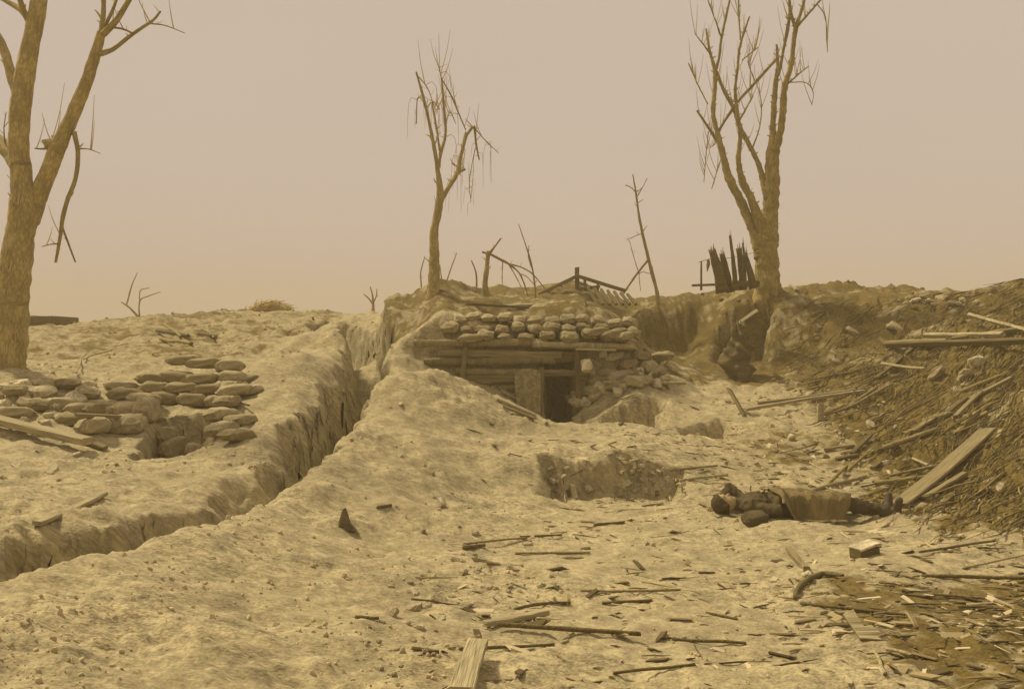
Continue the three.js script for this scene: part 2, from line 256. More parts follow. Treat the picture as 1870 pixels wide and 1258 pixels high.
function plankGeo(len, w, t, o = {}) {   // sawn board along x, y its thickness, z its width; ends broken
  const { jag = 0.25, bow = 0.01, n = 7 } = o, s = (plankSeed += 3.7), c = Math.min(w, t) * 0.14;
  const sec = [[-t / 2, -w / 2 + c], [-t / 2, w / 2 - c], [-t / 2 + c, w / 2], [t / 2 - c, w / 2], [t / 2, w / 2 - c], [t / 2, -w / 2 + c], [t / 2 - c, -w / 2], [-t / 2 + c, -w / 2]];
  const ring = (i) => sec.map(([y, z], k) => {
    const u = i / n, e = i === 0 ? -1 : i === n ? 1 : 0, x = (u - 0.5) * len + (e ? e * jag * w * (N(z / w * 3.1 + s, y / t, e + s) - 0.1) : 0);
    return V(x, y + bow * len * Math.sin(u * 3.1 + s) + t * 0.12 * N(u * 6, s, k), z + w * 0.05 * N(u * 5 + s, k > 3 ? 1 : 7, s));
  });
  const pos = [], uv = [], tri = (a, b, d, ua, ub, ud) => { pos.push(a.x, a.y, a.z, b.x, b.y, b.z, d.x, d.y, d.z); uv.push(...ua, ...ub, ...ud); };
  let prev = ring(0); const per = [0]; for (let k = 0; k < 8; k++) per.push(per[k] + Math.hypot(sec[(k + 1) % 8][0] - sec[k][0], sec[(k + 1) % 8][1] - sec[k][1]));
  const U = (p, k) => [p.x / 0.9 + s, (per[k] + s) / 0.35], cap = (r, e) => { const m = r.reduce((a, b) => a.add(b), V(0, 0, 0)).multiplyScalar(1 / 8); for (let k = 0; k < 8; k++) { const a = r[k], b = r[(k + 1) % 8], A = [m.z / 0.35, m.y / 0.35], B = [a.z / 0.35, a.y / 0.35], D = [b.z / 0.35, b.y / 0.35]; e > 0 ? tri(m, b, a, A, D, B) : tri(m, a, b, A, B, D); } };
  cap(prev, -1);
  for (let i = 1; i <= n; i++) { const r = ring(i); for (let k = 0; k < 8; k++) { const l = (k + 1) % 8, a = prev[k], b = prev[l], d = r[k], e = r[l]; tri(a, d, b, U(a, k), U(d, k), U(b, k + 1)); tri(b, d, e, U(b, k + 1), U(d, k), U(e, k + 1)); } prev = r; }
  cap(prev, 1);
  const geo = new THREE.BufferGeometry(); geo.setAttribute('position', new THREE.Float32BufferAttribute(pos, 3)); geo.setAttribute('uv', new THREE.Float32BufferAttribute(uv, 2)); geo.computeVertexNormals(); return geo;
}
function stoneGeo(seed, rough = 0.35, det = 2) {
  let g = new THREE.IcosahedronGeometry(1, det); const p = g.attributes.position, v = V(0, 0, 0);
  for (let i = 0; i < p.count; i++) { v.fromBufferAttribute(p, i); const s = 1 + rough * fbm(v.x * 1.3 + seed * 5.1, v.y * 1.3, v.z * 1.3 + seed, 3); v.multiplyScalar(s); const m = 0.78; v.x = clamp(v.x, -m - 0.2, m + 0.1); v.y = clamp(v.y, -0.6, 0.62); v.z = clamp(v.z, -m, m); p.setXYZ(i, v.x, v.y, v.z); }
  g.deleteAttribute('normal'); const uv = g.attributes.uv; for (let i = 0; i < p.count; i++) uv.setXY(i, p.getX(i) * 0.1 + p.getY(i) * 0.06, p.getZ(i) * 0.1 + seed * 0.37);
  g.computeVertexNormals(); return g;
}
function bagGeo(seed, plump = 1) {      // filled sack, 1 x 1 x 1, long along x, choked at one end
  const g = new THREE.SphereGeometry(1, 34, 22), p = g.attributes.position, v = V(0, 0, 0), pw = (a, e) => Math.sign(a) * Math.pow(Math.abs(a), e);
  g.rotateZ(Math.PI / 2);
  for (let i = 0; i < p.count; i++) {
    v.fromBufferAttribute(p, i);
    let x = pw(v.x, 0.5) * 0.5, y = pw(v.y, 0.75) * 0.5, z = pw(v.z, 0.55) * 0.5;
    const e = Math.abs(x) * 2; y *= 1 - 0.35 * e ** 6 ; z *= 1 + 0.08 * Math.sin(x * 5 + seed);
    if (x < -0.44) { y *= 0.45; z *= 1.06; x -= 0.02; }                             // sewn end
    if (x > 0.43) { z *= 0.55; y *= 0.5; x += 0.05; }                              // tied neck
    y += -0.14 * (1 - e * e) * N(seed, x * 2, z * 2) + 0.14 * N(x * 3 + seed, y * 2, z * 3) + 0.07 * N(x * 7 + seed, y * 5, z * 7); y -= 0.16 * e * e * Math.max(0, y);
    x += 0.05 * N(seed * 3, y * 3, z * 3); z += 0.07 * N(x * 3, y * 3 + seed, seed * 2);
    const f = 0.06 * Math.abs(N(x * 8 + seed, y * 6, z * 8)) + 0.03 * Math.abs(N(x * 17 + seed, y * 12, z * 17)); y -= f * Math.sign(y); z -= f * Math.sign(z);
    if (y < -0.4) y = -0.4 + (y + 0.4) * 0.3;
    p.setXYZ(i, x, y, z);
  }
  const m = mergeVertices((() => { g.deleteAttribute('normal'); return g; })(), 1e-4); m.computeVertexNormals(); return m;
}
const along = (a, b, up = V(0, 1, 0)) => { const x = b.clone().sub(a).normalize(), z = x.clone().cross(up).normalize(), y = z.clone().cross(x); return new THREE.Matrix4().makeBasis(x, y, z).setPosition(a.clone().add(b).multiplyScalar(0.5)); };
function normalAt(x, z, e = 0.12) { return V(H0(x - e, z) - H0(x + e, z), 2 * e, H0(x, z - e) - H0(x, z + e)).normalize(); }
function settle(a, b, r, sink = 0.35) { // lift a straight piece between two points until it rests on what lies between
  let up = 0; for (let i = 0; i <= 12; i++) { const p = a.clone().lerp(b, i / 12); up = Math.max(up, Hf(p.x, p.z) + r * (1 - sink) - p.y); }
  a.y += up; b.y += up;
}
// lying pole / board between two points of the photograph
function pole(name, A, B, wpx, mat, label, cat, o = {}) {
  const a = o.da ? at(A[0], A[1], o.da) : hit(...A), b = o.db ? at(B[0], B[1], o.db) : hit(...B), r = wpx / 2 * -(a.z + b.z) / 2 / FOC;
  if (!o.da) settle(a, b, r, o.sink ?? 0.3);
  const m = a.clone().lerp(b, 0.5), off = m.clone().setY(m.y - r), s = (plankSeed += 2.3), l = a.distanceTo(b);
  const pts = [0, 0.33, 0.66, 1].map((t) => a.clone().lerp(b, t).sub(m).add(V(0, 0, 0).set(N(t * 3, s, 1), N(t * 3, s, 5) * 0.4, N(t * 3, s, 9)).multiplyScalar(l * (o.bend ?? 0.03))));
  const g = limb(pts, [r, r * (o.taper ? 0.9 : 1), r * (o.taper ? 0.75 : 0.97), r * (o.taper ?? 0.94)], { seg: 7, amp: 0.3, freq: 14, jag: r * 0.8, step: 0.06 });
  const t = single(name, g, mat, label, cat, o.group); t.position.copy(m); return t;
}
function board(name, A, B, wpx, thick, mat, label, cat, o = {}) {
  const a = o.da ? at(A[0], A[1], o.da) : hit(...A), b = o.db ? at(B[0], B[1], o.db) : hit(...B), w = wpx * -(a.z + b.z) / 2 / FOC;
  if (!o.da) settle(a, b, thick / 2, o.sink ?? 0.3);
  const m = a.clone().lerp(b, 0.5), n = o.up ? V(...o.up) : o.da ? V(0, 1, 0) : normalAt(m.x, m.z);
  const t = single(name, plankGeo(a.distanceTo(b), w, thick, { jag: o.jag, bow: o.bow ?? 0.006 }), mat, label, cat, o.group);
  t.applyMatrix4(along(a, b, n)); return t;
}
const BAGS = [1.3, 2.9, 4.1, 5.7, 7.2, 8.8, 11.4].map((s) => bagGeo(s));
let bagN = 0;
function bag(p, size, turn, tilt, mat, label, group) {
  if (mat === M.bagDark || mat === M.bag) mat = ((bagN * 7919) % 13) < 6 ? M.bagDark : M.bag;
  const m = single('sandbag', BAGS[bagN++ % BAGS.length], mat, label, 'sandbag', group);
  m.position.copy(p); m.scale.set(...size); m.rotation.set(tilt[0], turn, tilt[1], 'YXZ'); return m;
}
const STONES = [1, 2, 3, 4, 5, 6].map((s) => stoneGeo(s));
let stN = 0;
function stone(p, s, mat, label, group, o = {}) {
  const m = single('stone', STONES[stN++ % STONES.length], mat, label, 'stone', group); m.scale.set(s[0], s[1], s[2]); m.position.copy(p); m.rotation.set(o.rx ?? Math.sin(stN * 5.1) * 0.5, stN * 2.4, o.rz ?? Math.sin(stN * 3.3) * 0.5); return m;
}

// ------------------------------------------------------------------ trees
// a tree is given by its stems as they are seen: [x, y, width] in the photograph, with its distance and how far each stem leans to or from the viewer
function tree(o) {
  const base = at(...o.base, o.d), g = thing('bare_tree', o.label, 'tree', o.group, base), R = rng(o.seed);
  const make = (s, isTrunk) => {
    const n = s.p.length, lean = s.lean ?? (R() - 0.5) * 1.6, z0 = s.z ?? 0;
    const pts = [], rad = [];
    s.p.forEach(([x, y, w], i) => { const d = o.d + z0 + lean * (i / (n - 1)) * (s.p.length > 2 ? 1 : 0.5); pts.push(at(x, y, d).sub(base)); rad.push(Math.max(w, 1.1) / 2 * d / FOC); });
    return { geo: limb(pts, rad, { seg: rad[0] > 0.05 ? 14 : 7, amp: o.bumpy ?? (isTrunk ? 0.3 : 0.45), freq: isTrunk ? 8 : 9, jag: rad[n - 1] * (s.jag ?? 1.2), ribs: isTrunk ? 0.2 : 0.14, step: rad[0] > 0.05 ? 0.055 : 0.08 }), pts, rad };
  };
  const spikes = (st, count, len, parent) => {   // torn bark and short snags
    const gs = [], c = new THREE.CatmullRomCurve3(st.pts);
    for (let i = 0; i < count; i++) {
      const t = 0.05 + R() * 0.93, p = c.getPoint(t), k = Math.min(st.rad.length - 2, Math.floor(t * (st.rad.length - 1))), r = st.rad[k], a = R() * 6.28, dir = V(Math.cos(a), 0.35 + R() * 0.9, Math.sin(a) * 0.8).normalize();
      const l = r * (0.7 + 0.4 * R()) + len * (0.25 + R()), q = p.clone().addScaledVector(dir, l), mid = p.clone().lerp(q, 0.6).add(V((R() - 0.5) * 0.3, (R() - 0.5) * 0.3, (R() - 0.5) * 0.3).multiplyScalar(l));
      const w = Math.min(r * 0.5, 0.01 + 0.016 * R()); gs.push(limb([p, mid, q], [w, w * 0.7, w * 0.25], { seg: 5, step: 0.12 }));
    }
    if (gs.length) part('twigs', mergeGeometries(gs), o.twig, parent).userData.kind = 'stuff';
  };
  const tr = make({ ...o.trunk, lean: o.trunk.lean ?? 0 }, true), tm = part('trunk', tr.geo, o.mat, g);
  if (o.spikes) spikes(tr, o.spikes * 2, o.spikeLen, tm);
  const shoot = (st, parent) => {   // long thin shoots, upright or hanging
    const c = new THREE.CatmullRomCurve3(st.pts), n = Math.round(o.shoots / o.stems.length + R() * 1.5), gs = [];
    for (let i = 0; i < n; i++) { const p = c.getPoint(0.35 + R() * 0.65), l = 0.25 + R() * 0.6, up = R() < o.droop * 0.65 ? -1 : 1, dx = (R() - 0.5) * 0.9, dz = (R() - 0.5) * 0.9, q1 = p.clone().add(V(dx * l * 0.45, l * (up > 0 ? 0.4 : 0.05), dz * l * 0.45)), q2 = p.clone().add(V(dx * l * 0.75, l * 0.85 * up, dz * l * 0.75)); gs.push(limb([p, q1, q2], [0.007, 0.005, 0.0025], { seg: 4, step: 0.12, amp: 0.2 })); }
    if (gs.length) part('fine_twigs', mergeGeometries(gs), o.twig, parent).userData.kind = 'stuff';
  };
  for (const s of o.stems) { const st = make(s, false), m = part('branch', st.geo, o.mat, g); if (o.shoots) shoot(st, m); if (o.spikes) spikes(st, Math.round(o.spikes * (s.sp ?? 1)), o.spikeLen * (s.p[0][2] > 6 ? 1 : 0.8), m); }
  return g;
}
tree({ seed: 11, d: 12.5, base: [6, 712], label: 'large leafless tree with forked trunk at the left edge', mat: M.bark, twig: M.twig, spikes: 2, spikeLen: 0.12, shoots: 7, droop: 0, bumpy: 0.14,
  trunk: { p: [[2, 730, 92], [10, 660, 70], [18, 570, 62], [28, 470, 55], [40, 390, 52], [38, 330, 38], [33, 240, 34], [42, 150, 36], [56, 75, 33], [68, 15, 30], [76, -70, 27]], lean: -0.3 },
  stems: [
    { p: [[48, 400, 44], [68, 360, 34], [86, 316, 30], [108, 262, 28], [136, 200, 24], [158, 145, 22], [173, 98, 20], [184, 60, 16]], lean: -0.5, jag: 0.3 },
    { p: [[184, 66, 13], [187, 30, 9], [189, -25, 8]], z: -0.5, lean: 0.1 }, { p: [[188, 62, 13], [212, 36, 11], [245, -18, 9]], z: -0.5 }, { p: [[192, 45, 7], [205, 18, 6], [215, -10, 5]], z: -0.5 },
    { p: [[182, 98, 11], [205, 90, 8], [233, 68, 7], [262, 48, 6], [280, 36, 5], [291, 22, 4]], z: -0.45 }, { p: [[276, 43, 3], [300, 46, 2], [336, 60, 1.4]], z: -0.7 }, { p: [[208, 50, 4], [225, 53, 4], [240, 60, 4]], z: -0.5, lean: -0.1 },
    { p: [[134, 240, 9], [141, 277, 9], [137, 325, 8], [122, 365, 8], [113, 400, 8], [110, 425, 7], [101, 478, 5]], z: -0.25, lean: 0.2 }, { p: [[113, 415, 4], [122, 440, 4], [136, 477, 3]], z: 0, lean: 0.1 }, { p: [[107, 445, 3], [92, 446, 2], [76, 450, 1.6]], z: 0 }, { p: [[140, 272, 3], [160, 272, 2], [182, 280, 1.3]], z: -0.2 },
    { p: [[112, 268, 26], [96, 262, 20], [88, 262, 16]], z: -0.25, lean: 0.1, jag: 2.2 }, { p: [[92, 268, 7], [80, 272, 4], [63, 271, 2]], z: -0.2, lean: 0 }, { p: [[100, 258, 8], [103, 245, 5], [107, 230, 2]], z: -0.2, lean: 0 },
    { p: [[38, 190, 20], [22, 145, 18], [6, 90, 16], [-20, 40, 14]], lean: 0.5 }, { p: [[54, 42, 13], [42, 22, 12], [22, 8, 10], [-15, -12, 8]], lean: 0.4 }, { p: [[52, 38, 11], [40, 15, 10], [30, -20, 9]], lean: -0.4 }, { p: [[30, 305, 26], [16, 280, 26], [-4, 258, 26], [-40, 225, 22]], lean: 0.5 },
    { p: [[8, 262, 3], [6, 235, 2], [10, 205, 1.5]], z: 0.2 }] });
tree({ seed: 23, d: 17.2, base: [789, 600], label: 'slender splintered tree with two drooping tops above the dugout', mat: M.bark, twig: M.twig, spikes: 5, spikeLen: 0.16, shoots: 48, droop: 1,
  trunk: { p: [[788, 625, 34], [789, 590, 27], [792, 530, 22], [793, 470, 18], [793, 420, 16], [801, 380, 14], [803, 355, 13], [800, 314, 9], [790, 255, 6], [776, 190, 5], [768, 160, 4], [760, 132, 3]], lean: -0.2 },
  stems: [
    { p: [[801, 305, 6], [806, 272, 7], [813, 250, 5], [811, 200, 5], [806, 142, 3.5]], z: -0.1, lean: 0.5 }, { p: [[803, 275, 4], [796, 228, 4], [789, 190, 3]], z: -0.1 },
    { p: [[804, 368, 10], [820, 340, 8], [834, 318, 8], [841, 285, 7], [852, 244, 6.5]], z: -0.1, lean: 0.5, jag: 2 }, { p: [[833, 318, 5], [840, 313, 5], [847, 310, 5]], z: 0.15, lean: 0 },
    { p: [[851, 248, 5], [865, 230, 5], [869, 262, 4], [875, 291, 2.5]], z: 0.4, lean: 0.2 }, { p: [[807, 145, 2.6], [824, 175, 3], [838, 208, 2.6], [850, 236, 2]], z: 0.4, lean: 0 }, { p: [[865, 232, 2], [885, 255, 1.6], [910, 279, 1.2]], z: 0.4 },
    { p: [[776, 190, 2], [763, 178, 2], [760, 226, 2]], z: -0.2 }, { p: [[868, 270, 1.8], [860, 310, 1.6], [857, 337, 1.5], [860, 368, 1.2]], z: 0.5 }, { p: [[764, 140, 2], [780, 160, 1.6], [795, 200, 1.3]], z: -0.2 }, { p: [[778, 200, 2], [790, 185, 2], [803, 200, 1.4]], z: -0.2 }, { p: [[813, 230, 2], [822, 205, 2], [832, 225, 1.4]], z: 0.2 }, { p: [[846, 265, 2], [838, 290, 1.6], [840, 320, 1.2]], z: 0.3 }, { p: [[807, 150, 2], [803, 130, 1.6], [800, 118, 1.2]], z: 0.4 }] });
tree({ seed: 37, d: 19.1, base: [1400, 570], label: 'tall shattered tree with many ragged stems on the dark bank', mat: M.barkDark, twig: M.twigDark, spikes: 40, spikeLen: 0.06, shoots: 130, droop: 0,
  trunk: { p: [[1398, 585, 58], [1400, 540, 47], [1402, 490, 42], [1401, 440, 40], [1406, 395, 28], [1410, 340, 26], [1411, 290, 25], [1414, 262, 22], [1412, 236, 10], [1414, 195, 10], [1417, 153, 9], [1421, 118, 6], [1419, 82, 4]], lean: 0.1 },
  stems: [
    { p: [[1416, 275, 16], [1426, 240, 12], [1431, 192, 12], [1434, 158, 11], [1445, 119, 8], [1452, 60, 8], [1456, 44, 7], [1468, 6, 5], [1476, -30, 4]], lean: -0.6 }, { p: [[1455, 50, 5], [1476, 26, 4], [1506, -8, 3]], z: -0.45, sp: 0.4 }, { p: [[1453, 50, 6], [1444, 18, 6], [1442, -25, 5]], z: -0.4, sp: 0.4 },
    { p: [[1422, 138, 7], [1432, 88, 6], [1440, 48, 6], [1443, 22, 5]], z: -0.1, lean: -0.3, sp: 0.6 }, { p: [[1440, 152, 4], [1458, 136, 3], [1477, 121, 2]], z: -0.2, sp: 0.2 }, { p: [[1445, 150, 2], [1475, 152, 1.6], [1486, 170, 1.4], [1483, 192, 1]], z: -0.2, sp: 0 },
    { p: [[1392, 470, 26], [1376, 420, 18], [1352, 365, 15], [1332, 326, 14], [1319, 276, 11], [1312, 248, 9], [1303, 210, 8], [1306, 155, 8], [1306, 128, 7], [1297, 95, 5], [1290, 54, 3.5]], lean: 0.7, sp: 1.5 },
    { p: [[1306, 130, 6], [1312, 112, 5], [1319, 64, 5], [1333, 0, 3.5], [1338, -30, 3]], z: 0.6, sp: 0.5 }, { p: [[1317, 66, 3], [1308, 40, 2.5], [1291, -6, 2]], z: 0.6, sp: 0.2 }, { p: [[1297, 97, 3], [1284, 80, 2], [1270, 62, 1.6]], z: 0.6, sp: 0.2 },
    { p: [[1314, 264, 6], [1296, 236, 5], [1274, 203, 4]], z: 0.5, sp: 0.3 }, { p: [[1312, 240, 5], [1333, 206, 4], [1346, 188, 5], [1380, 150, 5.5], [1418, 108, 5]], z: 0.5, lean: -0.5, sp: 0.5 },
    { p: [[1396, 430, 22], [1375, 370, 15], [1357, 332, 13], [1349, 294, 9], [1352, 250, 7], [1347, 203, 6], [1343, 164, 5], [1347, 131, 4.5], [1352, 84, 4], [1369, 31, 3]], lean: -0.8, sp: 1.3 }, { p: [[1353, 72, 3.4], [1350, 35, 3], [1349, -20, 3]], z: -0.6, sp: 0.3 },
    { p: [[1402, 365, 14], [1395, 335, 11], [1386, 300, 9], [1369, 265, 8], [1352, 232, 8], [1340, 198, 7], [1321, 162, 6], [1309, 130, 5]], lean: 0.6, sp: 1 },
    { p: [[1352, 218, 4], [1363, 198, 3.4], [1375, 176, 3]], z: 0.2, sp: 0.2 }, { p: [[1293, 190, 2.4], [1275, 155, 2.4], [1258, 116, 2.4]], z: 0.6, sp: 0.2 }, { p: [[1294, 240, 2], [1290, 280, 1.8], [1286, 332, 1.4]], z: 0.6, sp: 0 }, { p: [[1319, 285, 2], [1310, 310, 1.6], [1300, 345, 1.2]], z: 0.5, sp: 0 }, { p: [[1355, 110, 2.4], [1368, 100, 2], [1384, 87, 1.8]], z: -0.4, sp: 0 }, { p: [[1375, 270, 3], [1388, 230, 2.4], [1391, 190, 2], [1385, 160, 1.5]], z: 0.2, sp: 0.2 }, { p: [[1380, 150, 2], [1370, 125, 2], [1366, 112, 1.6]], z: 0.2, sp: 0 },
    { p: [[1492, 6, 2], [1508, 30, 1.8], [1510, 70, 1.4], [1512, 95, 1]], z: -0.5, sp: 0 }, { p: [[1340, 200, 3], [1320, 228, 2.6], [1306, 262, 2], [1296, 270, 1.4]], z: 0.3, sp: 0 }] });
tree({ seed: 41, d: 18.6, base: [888, 552], label: 'snapped small tree with its broken crown hanging to the right', mat: M.bark, twig: M.twig, spikes: 2, spikeLen: 0.1,
  trunk: { p: [[888, 566, 12], [888, 545, 11], [886, 516, 10], [889, 490, 8], [892, 460, 7]], lean: 0 },
  stems: [{ p: [[880, 460, 3], [893, 462, 5], [902, 452, 4], [914, 436, 3]], z: 0, lean: 0.1 }, { p: [[892, 462, 5], [912, 473, 4.5], [929, 482, 4], [947, 497, 3], [958, 520, 2.5], [964, 540, 2]], lean: 0.4 }, { p: [[929, 482, 3], [952, 488, 2.6], [972, 500, 2.2], [996, 528, 1.6]], z: 0.2 }, { p: [[930, 484, 2.6], [942, 505, 2.2], [956, 532, 1.6]], z: 0.2 }, { p: [[918, 477, 2], [917, 505, 1.8], [918, 535, 1.4]], z: 0.1 }, { p: [[950, 500, 2], [962, 505, 1.8], [975, 520, 1.4]], z: 0.3 }] });
tree({ seed: 43, d: 19.6, base: [1202, 545], label: 'thin leaning sapling propped by a stick left of the splintered stakes', mat: M.bark, twig: M.twig, spikes: 3, spikeLen: 0.12,
  trunk: { p: [[1204, 556, 9], [1198, 525, 7], [1184, 470, 6], [1168, 398, 4.5], [1161, 348, 3.5], [1156, 319, 2]], lean: 0.3 },
  stems: [{ p: [[1184, 474, 4], [1162, 502, 4], [1140, 534, 3.5]], z: 0.1, lean: 0.3 }, { p: [[1161, 350, 2], [1152, 342, 1.6], [1142, 338, 1.2]], z: 0.2 }, { p: [[1163, 360, 1.8], [1172, 345, 1.4], [1182, 326, 1]], z: 0.2 }, { p: [[1174, 425, 1.8], [1158, 432, 1.6], [1146, 438, 1.2]], z: 0.2 }, { p: [[1167, 500, 1.8], [1158, 470, 1.6], [1150, 440, 1.2]], z: 0.3 }, { p: [[1190, 500, 1.6], [1169, 498, 1.4], [1170, 530, 1.2]], z: 0.1 }] });
for (const [seed, d, p, label] of [
  [51, 18.8, [[869, 552, 4], [870, 530, 3.6], [869, 497, 3], [861, 476, 2]], 'thin bare stem just left of the snapped tree'],
  [52, 18.9, [[979, 552, 4], [976, 515, 3.4], [970, 480, 2.8], [960, 447, 2], [947, 409, 1.2]], 'thin bare stem left of the roof frame, curving left'],
  [53, 18.2, [[811, 540, 3], [814, 520, 2.6], [822, 494, 2.2], [834, 462, 1.4]], 'thin twig leaning right beside the slender splintered tree'],
  [54, 18.2, [[771, 548, 3], [769, 520, 2.6], [768, 497, 2.2], [776, 468, 1.4]], 'thin twig standing left of the slender splintered tree'],
  [55, 18.2, [[808, 540, 3], [806, 510, 2.4], [803, 484, 1.6]], 'short upright twig touching the slender splintered tree'],
  [56, 23.5, [[682, 584, 6], [681, 560, 5], [680, 540, 3], [676, 524, 1.8]], 'short forked stump on the skyline left of the dugout hill'],
  [57, 27.6, [[260, 600, 5], [252, 580, 4.4], [240, 566, 3.8], [230, 557, 3.4], [221, 552, 2.2]], 'small bare sapling on the left skyline'],
]) {
  const main = { p, lean: 0.2 }, stems = [];
  if (seed === 56) stems.push({ p: [[681, 556, 3], [673, 545, 2.4], [664, 537, 1.6]], z: 0.1 }, { p: [[682, 552, 2.6], [687, 540, 2], [688, 528, 1.4]], z: 0.1 });
  if (seed === 57) stems.push({ p: [[230, 558, 3], [235, 538, 2.6], [241, 518, 2.2], [250, 498, 1.4]], z: 0.2 }, { p: [[254, 582, 3], [253, 560, 2.6], [256, 547, 2.2], [272, 540, 1.8], [292, 533, 1.2]], z: 0.1 }, { p: [[254, 556, 2], [256, 530, 1.8], [272, 526, 1.2]], z: 0.1 });
  if (seed === 52) stems.push({ p: [[973, 495, 1.8], [965, 470, 1.5], [966, 448, 1.2]], z: 0 });
  tree({ seed, d, base: [p[0][0], p[0][1]], label, mat: M.bark, twig: M.twig, spikes: 1, spikeLen: 0.1, trunk: main, stems });
}

// ------------------------------------------------------------------ ruined roof frame, stakes and hut on the skyline
{
  const d = 20, g = thing('roof_frame', 'bare timber gable of a wrecked roof on the hill', 'roof frame', null, at(1054, 560, d)), o = g.position;
  const beam = (name, A, B, w, dz = 0, mat = M.woodGrey, dz2 = dz) => { const a = at(A[0], A[1], d + dz).sub(o), b = at(B[0], B[1], d + dz2).sub(o), t = w * d / FOC, m = part(name, plankGeo(a.distanceTo(b), t, t * 0.9, { jag: 0.2, bow: 0.004 }), mat, g); m.applyMatrix4(along(a, b, V(0.02, 0.1, 1))); };
  beam('post', [1054, 566], [1054, 488], 8); beam('rafter', [1056, 503], [984, 538], 6, -0.09); beam('rafter', [1052, 503], [1142, 531], 6, -0.09); beam('tie_beam', [1016, 532], [1096, 523], 5, 0.1);
  beam('strut', [1025, 536], [1025, 518], 4, 0.2); beam('strut', [1069, 530], [1068, 510], 5, 0.2); beam('strut', [1092, 534], [1092, 516], 4, 0.2); beam('purlin', [1058, 516], [1082, 528], 3, 0.2);
  for (let i = 0; i < 7; i++) beam('roof_slat', [1074 + i * 12, 524 + i * 2.2], [1090 + i * 12, 556], 5, -0.25, M.woodDark, -0.8);
}
{
  const d = 18.2;
  const stake = (A, B, w, wt, label, z = 0) => { const b = at(A[0], A[1] + 14, d + z), t = at(B[0], B[1], d + z - 0.05), g = thing('splintered_stake', label, 'stake', 'splintered stakes beside the shattered tree', b), dir = t.clone().sub(b), r = w / 2 * d / FOC, r2 = wt / 2 * d / FOC;
    part('shaft', limb([V(0, 0, 0), dir.clone().multiplyScalar(0.5).add(V(0.01, 0, 0)), dir.clone().multiplyScalar(0.93)], [r, (r + r2) / 2, r2], { seg: 10, amp: 0.25, jag: r2 * 0.8, step: 0.06, ribs: 0.35 }), M.woodDark, g);
    for (const [k, l] of [[-0.55, 0.09], [0.5, 0.06], [0.05, 0.12]]) { const s = dir.clone().multiplyScalar(0.86).add(V(k * r2, 0, 0)); part('splinter', limb([s, s.clone().add(V(0.004, l * 0.6, 0)), s.clone().add(V(k * 0.01, l * 1.3 + 0.03, 0))], [r2 * 0.4, r2 * 0.25, 0.002], { seg: 5, step: 0.05 }), M.woodDark, g); } };
  stake([1320, 520], [1300, 452], 22, 13, 'thick splintered stake, leftmost of the stakes by the shattered tree'); stake([1334, 520], [1318, 460], 13, 10, 'shorter stake leaning against the thick leftmost stake', 0.12);
  stake([1344, 516], [1333, 424], 10, 4, 'tall sharply pointed stake in the middle of the splintered stakes', -0.1); stake([1356, 516], [1350, 450], 13, 10, 'broad ragged stake right of the pointed one', 0.05);
  stake([1362, 514], [1357, 438], 6, 3, 'thin stake between the ragged and the leaning stakes', 0.15); stake([1380, 512], [1360, 458], 8, 6, 'stake leaning left, next to the shattered trunk', -0.15); stake([1372, 514], [1361, 474], 6, 5, 'shortest stake, leaning at the foot of the shattered tree', 0.2);
  const b = board('low_plank', [1338, 518], [1388, 518], 11, 0.05, M.woodDark, 'dark plank on edge behind the foot of the splintered stakes', 'plank', { da: 18.1, db: 18.1, up: [0, 0.1, 1] });
  const f = thing('wire_fence', 'thin post with a slack wire strung to the shattered tree', 'fence', null, at(1281, 530, d)), fo = f.position;
  part('post', limb([V(0, 0, 0), at(1281, 500, d).sub(fo), at(1281, 477, d).sub(fo)], [0.022, 0.018, 0.015], { seg: 6 }), M.woodDark, f);
  part('wire', limb([at(1276, 479, d).sub(fo), at(1295, 473, d).sub(fo), at(1333, 471, d + 0.2).sub(fo), at(1360, 466, d + 0.3).sub(fo), at(1392, 456, d + 0.5).sub(fo)], [0.008, 0.007, 0.006, 0.006, 0.006], { seg: 5, amp: 0 }), M.twigDark, f);
  part('rag', limb([at(1293, 474, d).sub(fo), at(1294, 482, d).sub(fo), at(1292, 496, d).sub(fo)], [0.02, 0.035, 0.008], { seg: 7, amp: 0.6, freq: 20, step: 0.02 }), M.bagDark, f);
  board('low_plank', [1264, 521], [1308, 520], 5, 0.04, M.woodDark, 'dark plank jutting left from the stakes on the skyline', 'plank', { da: 18.2, db: 18.2 });
}
{
  const d = 25, g = thing('ruined_hut', 'ruined hut with flat dark roof behind the left tree', 'hut', null, at(60, 612, d)), o = g.position, s = d / FOC;
  const bx = (name, x0, x1, y0, y1, z0, z1, mat) => { const a = plankGeo((x1 - x0) * s, z1 - z0, (y1 - y0) * s, { jag: 0.01, bow: 0.001 }); const m = part(name, a, mat, g); m.position.copy(at((x0 + x1) / 2, (y0 + y1) / 2, d)).sub(o); m.position.z = -(z0 + z1) / 2; return m; };
  bx('wall', 20, 88, 590, 622, 0, 0.25, M.plaster); bx('wall', 84, 92, 592, 622, 0.05, 1.4, M.plaster); bx('roof', 14, 96, 577, 590, -0.12, 1.5, M.woodDark); bx('roof_beam', 88, 112, 591, 596, 0.1, 0.3, M.woodDark); bx('doorway_board', 46, 56, 598, 622, -0.07, -0.02, M.woodDark);
}
